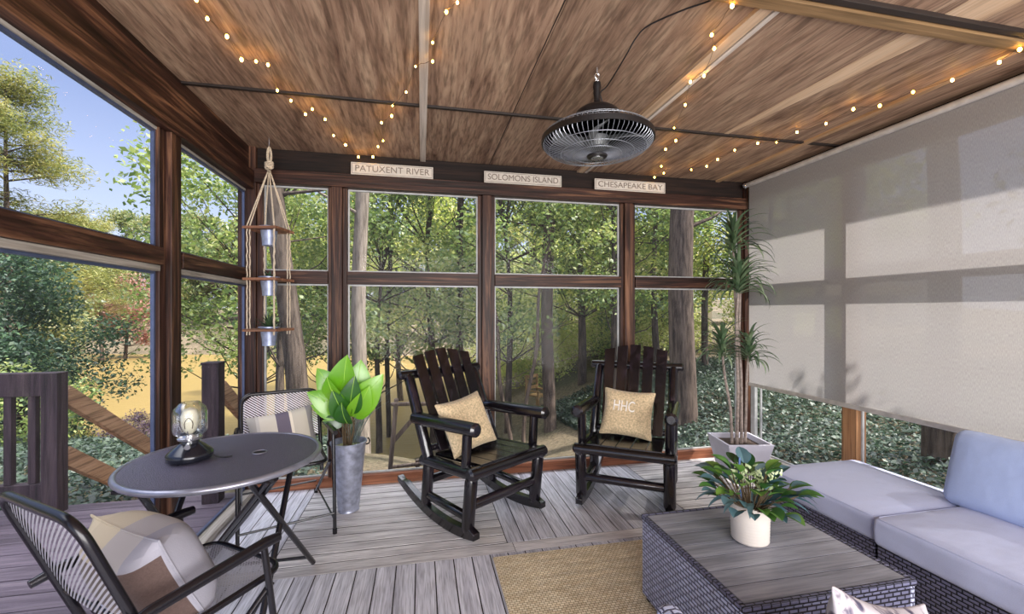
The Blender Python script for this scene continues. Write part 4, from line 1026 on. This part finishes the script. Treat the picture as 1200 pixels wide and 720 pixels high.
# ------------------------------------------------------------------ outside: deck, railing, stairs
od = MB(); boards(od, -5.2, YN, XL-.09, 3.62, 'x', .14, .008, -.0244, -.02)
odk = od.build('outer_deck', M['outdeck'], smooth=False, kind='structure')
b = MB(); b.box(-5.2, YN, -.3, XL-.09, 3.6, -.0245); b.build('deck_frame', M['seam'], odk, smooth=False)
rl = empty('deck_railing', (-2.44, 3.5, -.02), label='dark deck railing with square balusters outside the left windows', cat='railing')
def pr(t, name, mat, *a, bevel=.004): b = MB(); b.box(*a); return b.build(name, mat, t, smooth=False, bevel=bevel)
for x in (0, -1.3, -2.5): pr(rl, 'post', M['rail_out'], x-.05, -.045, 0, x+.045, .05, .955)
for x0, x1 in ((-1.25, -.05), (-2.45, -1.345)):
    pr(rl, 'top_rail', M['rail_out'], x0, -.03, .80, x1, .05, .955); pr(rl, 'bottom_rail', M['rail_out'], x0, -.03, .10, x1, .03, .21)
    n_ = 9; 
    for k in range(n_): x = x0+(x1-x0)*(k+.5)/n_; pr(rl, 'baluster', M['rail_out'], x-.022, -.02, .2105, x+.022, .02, .80)
sp = empty('stair_post', (-1.47, 3.48, -.02), label='dark square newel post beside the porch at the top of the stairs', cat='post')
pr(sp, 'post', M['rail_out'], -.055, -.05, 0, .055, .05, .99); pr(sp, 'post_cap', M['rail_out'], -.06, -.055, .9901, .06, .055, 1.005)
stt = empty('deck_stairs', (-1.95, 3.62, -.02), label='wooden stairs with sloping handrails going down toward the lake', cat='stairs')
for k in range(6): pr(stt, 'tread', M['stair_out'], -.44, .02+k*.26, -.19-k*.19, .44, .28+k*.26, -.155-k*.19)
for s, x in ((-1, -.49), (1, .49)):
    for z0, z1, hh in ((.80, -.32, .12), (.37, -.75, .12), (-.2, -1.3, .26)):
        b = MB(); b.beam((x, -.05, z0), (x, 1.55, z1), .045, hh); b.build('handrail' if z0 > 0 else 'stringer', M['stair_out'], stt, smooth=False, bevel=.004)
    pr(stt, 'lower_post', M['stair_out'], x-.045, 1.5, -1.5, x+.045, 1.59, -.2)
# ------------------------------------------------------------------ terrain and lake
def smooth(t): t = max(0., min(1., t)); return t*t*(3-2*t)
def gh(x, y):
    m = max(13-.39*(x+1.07)-y, x+1.07-.30*(y-13))
    m += .5*math.sin(x*.6+y*.3)
    z = -3.1 + 2.5*smooth((m+2)/11)
    if x > 4.2: z += .10*(x-4.2)
    z = min(z, -.25 + max(0, .02*(math.hypot(x, y)-10))) if x < 12 else min(z, .6)
    d = x*S_ + y*C_
    far = d + .05*x
    if far > 36: z = max(z, -3.1+3.4*smooth((far-36)/9) + max(0, (far-45)*.08))
    z += .07*math.sin(x*1.7)*math.cos(y*1.3)
    return min(z, -.32) if (-6 < x < 3.6 and y < 4.2) else z
gx = []
gr = MB(); nx, ny = 150, 130
X_ = [-60+ (i/nx)*135 for i in range(nx+1)]; Y_ = [-6 + 80*(k/ny)**1.4 for k in range(ny+1)]
X_ = [ -60*((.5-i/nx)*2)**1.7 if i < nx/2 else 75*((i/nx-.5)*2)**1.7 for i in range(nx+1)]
gr.add([(x, y, gh(x, y)) for y in Y_ for x in X_], [(k*(nx+1)+i, k*(nx+1)+i+1, (k+1)*(nx+1)+i+1, (k+1)*(nx+1)+i) for k in range(ny) for i in range(nx)])
gr.build('ground', M['ground'], kind='structure')
b = MB(); b.box(-60, 5, -3.2, 60, 60, -2.6); b.build('lake_water', M['water'], kind='structure', smooth=False)

# ------------------------------------------------------------------ trees
def cloud(name, centers, radii, n, size, mat, parent, flat=.75, aspect=.55, up=.4, seed=0, droop=0):
    r = np.random.default_rng(seed); C = np.array(centers, dtype=float); Rr = np.array(radii, dtype=float)
    w = Rr**2; idx = r.choice(len(C), n, p=w/w.sum())
    d = r.normal(size=(n, 3)); d /= np.linalg.norm(d, axis=1)[:, None]
    rad = r.random(n)**.5
    pos = C[idx] + d*(rad*Rr[idx])[:, None]*np.array([1, 1, flat])
    nrm = r.normal(size=(n, 3)); nrm[:, 2] = np.abs(nrm[:, 2])+up; nrm /= np.linalg.norm(nrm, axis=1)[:, None]
    t = r.normal(size=(n, 3)); t[:, 2] -= droop; t -= nrm*(t*nrm).sum(1)[:, None]; t /= np.linalg.norm(t, axis=1)[:, None]
    s = np.cross(nrm, t); L_ = size*r.uniform(.6, 1.3, n)[:, None]
    v = np.empty((n, 4, 3)); v[:, 0] = pos-t*L_*.5; v[:, 1] = pos+s*L_*aspect*.5+nrm*L_*.08; v[:, 2] = pos+t*L_*.5; v[:, 3] = pos-s*L_*aspect*.5+nrm*L_*.08
    me = bpy.data.meshes.new(name); me.vertices.add(n*4); me.vertices.foreach_set('co', v.reshape(-1).astype(np.float32))
    me.loops.add(n*4); me.loops.foreach_set('vertex_index', np.arange(n*4, dtype=np.int32))
    me.polygons.add(n); me.polygons.foreach_set('loop_start', np.arange(0, n*4, 4, dtype=np.int32)); me.polygons.foreach_set('loop_total', np.full(n, 4, dtype=np.int32))
    me.update(calc_edges=True); me.materials.append(mat)
    o = bpy.data.objects.new(name, me); col.objects.link(o); o.parent = parent; return o

def broadleaf(name, h, cr, z0, nl, size, leaf, bark, tr, seed, ncl=34, lean=(0, 0), clr=(.5, 1.0)):
    rr = random.Random(seed); root = empty(name)
    tr_pts = [(lean[0]*t*h + .12*math.sin(t*5+seed), lean[1]*t*h, h*.85*t) for t in [i/8 for i in range(9)]]
    MB().tube([(tr_pts[0][0], tr_pts[0][1], -.4)]+tr_pts, [tr*1.5]+[tr*(1.15-.9*i/8) for i in range(9)], 10).build('trunk', bark, root)
    cs, rs = [], []; br = MB()
    for i in range(ncl):
        z = z0 + (h-z0)*rr.random()**.8; f = (z-z0)/(h-z0); rmax = cr*math.sqrt(max(.06, 1-(2*f-.85)**2*.75))
        a = rr.uniform(0, 2*PI); q = rmax*math.sqrt(rr.uniform(.08, 1)); k = min(7, int(z/h/.85*8)); tp_ = Vector(tr_pts[max(0, min(8, k-1))])
        c = Vector((q*math.cos(a)+lean[0]*z, q*math.sin(a)+lean[1]*z, z)); cs.append(tuple(c)); rs.append(rr.uniform(*clr)*cr*.42)
        mid = tp_.lerp(c, .5)+Vector((0, 0, -.1*cr)); br.tube([tp_, mid, c], [tr*.28, tr*.16, tr*.05], 5)
    br.build('branches', bark, root)
    cloud('foliage', cs, rs, nl, size, leaf, root, seed=seed)
    return root
def pine(name, h, nl, leaf, bark, tr, seed, z0f=.35, wr=.26, size=.2):
    rr = random.Random(seed); root = empty(name)
    pts = [(.1*math.sin(i*.7+seed), 0, h*i/8) for i in range(9)]
    MB().tube([(0, 0, -.5)]+pts, [tr*1.2]+[tr*(1.05-.95*i/8) for i in range(9)], 10).build('trunk', bark, root)
    cs, rs = [], []; br = MB()
    for i in range(46):
        f = rr.random(); z = h*(z0f+(1-z0f)*f); q = h*wr*(1-f)**.7*rr.uniform(.45, 1)+.25; a = rr.uniform(0, 2*PI)
        c = Vector((q*math.cos(a), q*math.sin(a), z+.12*q)); br.tube([(0, 0, z-.1*q), tuple(c)], [tr*.22, tr*.05], 5)
        for k in range(3):
            g = c*1; g.x *= 1-.22*k; g.y *= 1-.22*k; g.z -= .03*k; cs.append(tuple(g)); rs.append(h*.062*rr.uniform(.8, 1.3))
    br.build('branches', bark, root); cloud('foliage', cs, rs, nl, size, leaf, root, flat=.6, aspect=.16, up=1.0, seed=seed)
    return root
def at(px, d): # spot on the ground seen in direction px at view distance d
    u = (px-600)/504*d; x = u*C_+d*S_; y = d*C_-u*S_; return (x, y, gh(x, y))
protos = {
 'g1': broadleaf('woodland_tree', 9.5, 3.0, 2.9, 14000, .13, M['leaf_green'], M['bark'], .12, 1),
 'g2': broadleaf('woodland_tree', 8.5, 2.6, 2.6, 11500, .125, M['leaf_green'], M['bark_dark'], .09, 2, 30, (.04, 0)),
 'y1': broadleaf('woodland_tree', 9, 2.8, 2.8, 12500, .13, M['leaf_yellow'], M['bark'], .10, 3, 32),
 'o1': broadleaf('bank_tree', 13, 4.2, 2.0, 14000, .30, M['leaf_olive'], M['bark'], .2, 4, 38),
 'o2': broadleaf('bank_tree', 11, 4.5, 1.6, 14000, .30, M['leaf_olive'], M['bark_pale'], .18, 5, 36),
 'p1': pine('pine_tree', 12, 30000, M['leaf_pine'], M['bark'], .16, 6),
 'd1': broadleaf('evergreen_shrub', 4.2, 1.9, .0, 24000, .085, M['leaf_dark'], M['bark_dark'], .07, 7, 34, clr=(.6, 1.1)),
 'r1': broadleaf('red_tree', 5.5, 2.3, 1.6, 8000, .17, M['leaf_red'], M['bark'], .10, 8, 24),
 'u1': broadleaf('understory_tree', 5.5, 3.0, .3, 15000, .15, M['leaf_bright'], M['bark'], .06, 12, 36),
 's1': broadleaf('shrub', 1.6, 1.0, .0, 4000, .07, M['leaf_green'], M['bark_dark'], .02, 9, 20, clr=(.7, 1.2)),
 's2': broadleaf('purple_shrub', 1.2, .9, .0, 3500, .07, M['leaf_purple'], M['bark_dark'], .02, 10, 18, clr=(.7, 1.2)),
}
first = dict.fromkeys(protos, True)
def plant(kind, px, d, sc, label, cat='tree', group=None, rz=None, sz=None, name=None, dz=0):
    o = protos[kind] if first[kind] else copy_tree(protos[kind]); first[kind] = False
    x, y, z = at(px, d); o.location = (x, y, z+dz); o.rotation_euler = (0, 0, random.uniform(0, 6.28) if rz is None else rz); o.scale = (sc, sc, sz or sc)
    if name: o.name = name
    return tag(o, label, cat, group)
GB = 'leafy trees behind the back windows'
# middle-distance woodland seen through the back windows
wood_spots = [('g1', 505, 13, 1.0), ('y1', 470, 19, 1.2), ('g2', 600, 11.5, 1.0), ('y1', 625, 20, 1.25), ('g1', 680, 13.5, 1.05), ('g2', 720, 10.5, .85), ('y1', 735, 16, 1.15),
              ('g1', 560, 22, 1.3), ('g2', 440, 12, .95), ('y1', 770, 12.5, .95), ('g1', 765, 17, 1.1), ('y1', 925, 16, 1.1), ('g2', 900, 11, 1.0), ('g1', 960, 14, 1.1), 
              ]
names = {'g1': 'full green leafy tree in the woods behind the porch', 'g2': 'slender low-branched green tree in the woods behind the porch', 'y1': 'yellow-green backlit tree in the woods behind the porch'}
for k, px, d, s in wood_spots: plant(k, px, d, s, names[k], group='%s (%s)' % (GB, {'g1': 'full', 'g2': 'slender', 'y1': 'yellow'}[k]))
for px, d, s_ in ((585, 24, .9), (630, 17, .75), (668, 22, .95), (705, 17, .85), (742, 20, .95), (775, 15, .8), (905, 17, .8), (655, 30, 1.2), (735, 29, 1.2), (785, 32, 1.2), (600, 33, 1.1)):
    plant('u1', px, d, s_, 'low yellow-green tree filling the woods under the taller trees', group=GB+' (low)')
plant('g2', 330, 9.5, 1.0, 'leafy tree hanging over the lake behind the rope planter')
plant('g1', 290, 12.5, .85, 'airy tree showing against the sky through the narrow left window')
plant('y1', 385, 15, .9, 'yellow-green tree over the water between the left posts')
def spot(kind, x, y, sc, label, cat):
    o = copy_tree(protos[kind]); o.location = (x, y, gh(x, y)-.3); o.rotation_euler = (0, 0, x*y); o.scale = (sc,)*3
    if 'group' in o: del o['group']
    return tag(o, label, cat)
# far bank
for i, px in enumerate(range(-330, 640, 44)):
    k = 'o1' if i % 2 else 'o2'
    plant(k, px+random.uniform(-10, 10), random.uniform(47, 55), random.uniform(.8, 1.0), {'o1': 'tall olive-green tree on the far bank of the lake', 'o2': 'broad pale-trunked tree on the far bank of the lake'}[k], group='trees on the far bank (%s)' % ('tall' if k == 'o1' else 'broad'))
for i, px in enumerate(range(-300, 620, 50)):
    plant('o2', px+random.uniform(-12, 12), random.uniform(45.5, 47), random.uniform(.5, .65), 'broad pale-trunked tree on the far bank of the lake', group='trees on the far bank (broad)')
plant('p1', 8, 17, 1.15, 'tall yellow-green pine rising at the far left against the sky')
plant('p1', 120, 34, .95, 'pine with open crown over the far left shoreline')
plant('r1', 148, 36, 1.3, 'reddish autumn tree on the far shore behind the left window')
plant('d1', 18, 9.5, 1.05, 'dense dark evergreen shrub behind the deck railing', 'shrub', dz=-.6)
plant('d1', 38, 13, .8, 'dark blue-green evergreen spreading over the water by the railing', 'shrub', dz=-.8)
plant('d1', -60, 8, 1.1, 'dark evergreen behind the railing at the left edge of the frame', 'shrub', dz=-.6)
plant('s2', 152, 9, .65, 'purple-leaved shrub below the stair handrail', 'shrub', dz=-.1)
plant('s1', 45, 7, 1.1, 'low green shrub behind the deck balusters', 'shrub', dz=-.2)
plant('s2', 190, 10.5, .8, 'purple-leaved shrub on the bank behind the lantern', 'shrub', dz=-.1)
plant('s1', 372, 10, .8, 'green shrub on the shore behind the potted fig', 'shrub')
plant('s1', 745, 15, 1.6, 'round bush on the slope behind the right rocking chair', 'shrub')
spot('d1', 6.3, -1.6, 1.15, 'tall evergreen shrub added outside the near end of the right wall to block low sun', 'shrub'); spot('d1', 6.6, .9, 1.1, 'tall evergreen shrub added outside the right wall behind the sofa to block low sun', 'shrub')  # both shrubs added to keep low sun out of the lower windows
for i in range(16):
    k = 'o1' if i % 2 else 'o2'; a = R(128+i*5.2); q = 34+5*math.sin(i*2.3); x, y = q*math.cos(a), q*math.sin(a)
    o = copy_tree(protos[k]); o.location = (x, y, gh(x, y)-.2); o.rotation_euler = (0, 0, i*1.7); o.scale = (.85,)*3
    tag(o, {'o1': 'tall olive-green tree on the far bank of the lake', 'o2': 'broad pale-trunked tree on the far bank of the lake'}[k], 'tree', 'trees on the far bank (%s)' % ('tall' if k == 'o1' else 'broad'))
# reeds on the shore
g = MB(); rr = random.Random(4)
for i in range(900):
    x, y, z_ = at(rr.uniform(75, 215), rr.uniform(9.5, 13)); strap(g, (x, y, z_-.05), rr.uniform(0, 6.3), R(rr.uniform(60, 88)), rr.uniform(.3, .6), .03, R(rr.uniform(15, 60)), 4)
rd = g.build('shore_reeds', M['reed'], kind='stuff'); tag(rd, 'yellow-green reeds and grasses on the near shore of the lake', 'reeds')
# bare trunks
def trunk(px, d, r, h, lean, bark, label, twig=0, name='tree_trunk'):
    x, y, z0 = at(px, d); rr = random.Random(int(px)); t = empty(name, (x, y, z0), label=label, cat='tree trunk')
    n = 12; ux, uy = C_, -S_
    pts = [((lean*h*(i/n) + .05*math.sin(i*.9+px))*ux, (lean*h*(i/n))*uy, h*i/n) for i in range(n+1)]
    MB().tube([(0, 0, -.5), ] + [tuple(p) for p in pts], [r*1.5]+[r*(1.12-.35*i/n) for i in range(n+1)], 14).build('trunk', bark, t)
    if twig:
        b = MB()
        for i in range(twig):
            k = rr.uniform(.35, .95); p = Vector(pts[int(k*n)]); a = rr.uniform(0, 6.28); L_ = rr.uniform(.6, 2.0)
            q = p+Vector((math.cos(a)*L_, math.sin(a)*L_, rr.uniform(.2, .9))); m_ = p.lerp(q, .5)+Vector((0, 0, -.08)); b.tube([p, m_, q], [r*.25, r*.15, r*.05], 6)
        b.build('branches', bark, t)
    return t
trunk(643, 10.5, .14, 12, 0.0, M['bark'], 'thick straight pine trunk between the two rocking chairs', 10)
trunk(722, 12, .055, 12, 0.0, M['bark_dark'], 'thin straight trunk near the right edge of the middle window', 4)
trunk(800, 8, .21, 11, -.0, M['bark'], 'very thick pine trunk right of the right rocking chair', 6)
trunk(423, 8.2, .13, 11, -.0, M['bark_pale'], 'pale smooth trunk behind the potted fig', 3)
trunk(352, 6.0, .13, 9, -.085, M['bark_dark'], 'dark leaning trunk behind the mesh chair', 6)
trunk(533, 12, .10, 12, .03, M['bark'], 'slim leaning trunk above the left rocking chair', 8)
trunk(454, 13.5, .07, 12, .01, M['bark_dark'], 'slim dark trunk left of the left rocking chair', 6)
trunk(826, 12, .08, 11, .02, M['bark'], 'slim trunk behind the left side of the dracaena', 4)
trunk(778, 18, .12, 12, .0, M['bark_dark'], 'distant trunk above the right rocking chair', 4)
trunk(694, 20, .10, 13, .01, M['bark'], 'distant slim trunk beside the right rocking chair', 4)
trunk(1104, 5.0, .14, 8, 0, M['bark_dark'], 'dark trunk close outside the shaded right wall')
trunk(612, 9.5, .04, 4.5, .12, M['bark'], 'small bare sapling leaning right in the middle window', 14)
trunk(598, 9.5, .045, 4.5, -.12, M['bark'], 'small bare sapling leaning left in the middle window', 14)
# ivy on the slope to the right
n = 120000; r = np.random.default_rng(3); px_ = 3.4+9*r.random(n)**1.4; py_ = r.uniform(-1., 12, n)
keep = (px_ > 3.3+.0*py_); px_, py_ = px_[keep], py_[keep]
cl = cloud('ground_ivy', [(0, 0, 0)], [1], len(px_), .075, M['leaf_ivy'], None, up=1.2, seed=5)
co = np.empty(len(cl.data.vertices)*3, dtype=np.float32); cl.data.vertices.foreach_get('co', co); co = co.reshape(-1, 4, 3); co -= co.mean(axis=1, keepdims=True)
zz = np.array([gh(a, c) for a, c in zip(px_, py_)])+r.uniform(.02, .16, len(px_))
co += np.stack([px_, py_, zz], 1)[:, None, :]; cl.data.vertices.foreach_set('co', co.reshape(-1)); cl.data.update()
tag(cl, 'dark green ivy and ferns covering the slope beyond the right wall', 'ground cover', kind='stuff')

# low growth under the stairs and on the bank to the left
n = 30000; px_ = r.uniform(-7.5, -1.2, n); py_ = r.uniform(4.0, 9.5, n)
keep = ~((px_ > -2.6) & (px_ < -1.3) & (py_ < 5.3)) & ~((px_ > -1.6) & (py_ < 5.0)); px_, py_ = px_[keep], py_[keep]
cl = cloud('bank_undergrowth', [(0, 0, 0)], [1], len(px_), .075, M['leaf_ivy'], None, up=1.2, seed=6)
co = np.empty(len(cl.data.vertices)*3, dtype=np.float32); cl.data.vertices.foreach_get('co', co); co = co.reshape(-1, 4, 3); co -= co.mean(axis=1, keepdims=True)
zz = np.array([gh(a, c) for a, c in zip(px_, py_)])+r.uniform(.02, .3, len(px_))
co += np.stack([px_, py_, zz], 1)[:, None, :]; cl.data.vertices.foreach_set('co', co.reshape(-1)); cl.data.update()
tag(cl, 'dark low undergrowth on the bank around the stairs', 'ground cover', kind='stuff')
# neighbouring house
x, y, z = at(905, 24)
hs_ = empty('neighbour_house', (x, y, z), rz=R(-35), label='pale house with a raised timber deck among the trees at right', cat='house')
pr(hs_, 'wall', M['house_wall'], -1.5, 1.8, 0, 8, 7, 5.2)
b = MB(); b.add([(-2, 1.3, 5.2), (8.5, 1.3, 5.2), (8.5, 7.5, 5.2), (-2, 7.5, 5.2), (-2, 4.4, 7.2), (8.5, 4.4, 7.2)], [(0,1,5,4), (1,2,5), (2,3,4,5), (3,0,4), (3,2,1,0)]); b.build('roof', M['house_roof'], hs_, smooth=False)
pr(hs_, 'deck', M['house_deck'], -3.4, -1.0, 1.55, 6, 1.79, 1.95)
for xx in (-3.2, -.6, 2, 4.6): pr(hs_, 'deck_post', M['house_deck'], xx-.12, -.85, -.5, xx+.12, -.61, 1.549)
pr(hs_, 'deck_rail', M['house_deck'], -3.4, -1.0, 2.8, 6, -.9, 2.92)
for k in range(30): xx = -3.35+k*.31; pr(hs_, 'deck_baluster', M['house_deck'], xx-.03, -.98, 1.951, xx+.03, -.92, 2.8, bevel=0)
for xx in (-.8, 1.5, 3.8):
    for zz_ in (.4, 2.6): pr(hs_, 'window', M['house_glass'], xx, 1.76, zz_, xx+1.0, 1.799, zz_+1.3)

# leaning timber stand outside the back window
x, y = -.34, 4.35; z = gh(x, y)
sd = empty('timber_stand', (x, y, z), label='rough grey timber stand outside the back window behind the left rocking chair', cat='stand')
b = MB(); b.log((.0, 0, -.02), (.10, 0, 1.13), .022); b.build('leg', M['grey_wood'], sd)
b = MB(); b.log((.30, .12, -.02), (.30, .12, .48), .022); b.build('leg', M['grey_wood'], sd)
b = MB(); b.log((.05, -.02, 1.08), (.62, -.02, 1.06), .02); b.build('cross_bar', M['grey_wood'], sd)
b = MB(); b.beam((.06, .0, .70), (.34, .0, 1.02), .03, .04); b.build('brace', M['grey_wood'], sd, smooth=False)
b = MB(); b.log((.55, 0, -.02), (.48, 0, 1.08), .022); b.build('leg', M['grey_wood'], sd)
b = MB(); b.log((.02, .06, .44), (.58, .06, .46), .018); b.build('lower_bar', M['grey_wood'], sd)
# small garden chair in the clearing
x, y, z = at(630, 12.5)
gc = empty('garden_chair', (x, y, z+.02), rz=R(35), label='small wooden garden chair in the clearing left of the pine trunk', cat='chair')
for sx in (-.24, .24):
    pr(gc, 'leg', M['honey_wood'], sx-.025, -.25, 0, sx+.025, -.2, .55); pr(gc, 'leg', M['honey_wood'], sx-.025, .2, 0, sx+.025, .25, 1.0); pr(gc, 'armrest', M['honey_wood'], sx-.04, -.27, .5505, sx+.04, .199, .585)
pr(gc, 'seat', M['honey_wood'], -.215, -.24, .40, .215, .199, .44)
for zz_ in (.58, .74, .90): pr(gc, 'back_slat', M['honey_wood'], -.214, .215, zz_, .214, .235, zz_+.09)

# ------------------------------------------------------------------ camera, world, light
cam = bpy.data.cameras.new('camera'); co_ = bpy.data.objects.new('camera', cam); col.objects.link(co_)
co_.location = (0, 0, EYE); co_.rotation_euler = (PI/2, 0, -TH); cam.sensor_width = 36; cam.lens = 504/1200*36; cam.shift_y = 5/1200; cam.clip_start = .05; cam.clip_end = 400
scene.camera = co_
w = bpy.data.worlds.new('sky'); scene.world = w; w.use_nodes = True; nt = w.node_tree; nt.nodes.clear()
out = nt.nodes.new('ShaderNodeOutputWorld'); bg = nt.nodes.new('ShaderNodeBackground'); tc = nt.nodes.new('ShaderNodeTexCoord'); sp_ = nt.nodes.new('ShaderNodeSeparateXYZ')
rp_ = ramp(nt, [(.0, srgb(206, 208, 220)), (.14, srgb(176, 188, 214)), (.35, srgb(132, 148, 186)), (.6, srgb(124, 144, 190)), (.85, (2.9, 2.9, 3.0))])
nt.links.new(tc.outputs['Generated'], sp_.inputs[0]); nt.links.new(sp_.outputs[2], rp_.inputs[0]); nt.links.new(rp_.outputs[0], bg.inputs[0]); nt.links.new(bg.outputs[0], out.inputs[0])
bg.inputs[1].default_value = 1.15
def sun(d, e, ang, c):
    L_ = bpy.data.lights.new('sun', 'SUN'); L_.energy = e; L_.angle = R(ang); L_.color = c; o = bpy.data.objects.new('sun', L_); col.objects.link(o)
    o.rotation_euler = Vector(d).to_track_quat('Z', 'Y').to_euler(); o.location = (0, 0, 20)
sun((.62, -.27, .73), 6.5, 1.2, (1, .93, .82))
# unseen fill lamp added behind the camera to brighten the porch interior
def area(loc, target, sx, sy, e, c):
    L_ = bpy.data.lights.new('rear_fill_light', 'AREA'); L_.shape = 'RECTANGLE'; L_.size = sx; L_.size_y = sy; L_.energy = e; L_.color = c
    o = bpy.data.objects.new('rear_fill_light', L_); col.objects.link(o); o.location = loc
    o.rotation_euler = (Vector(loc)-Vector(target)).to_track_quat('Z', 'Y').to_euler()
area((.9, -2.1, 1.3), (.9, 3, 1.35), 4.2, 2.4, 205, (1, .96, .92))
vs_ = scene.view_settings; vs_.view_transform = 'Standard'; vs_.look = 'None'; vs_.exposure = 0.65; vs_.gamma = 1; vs_.use_curve_mapping = False
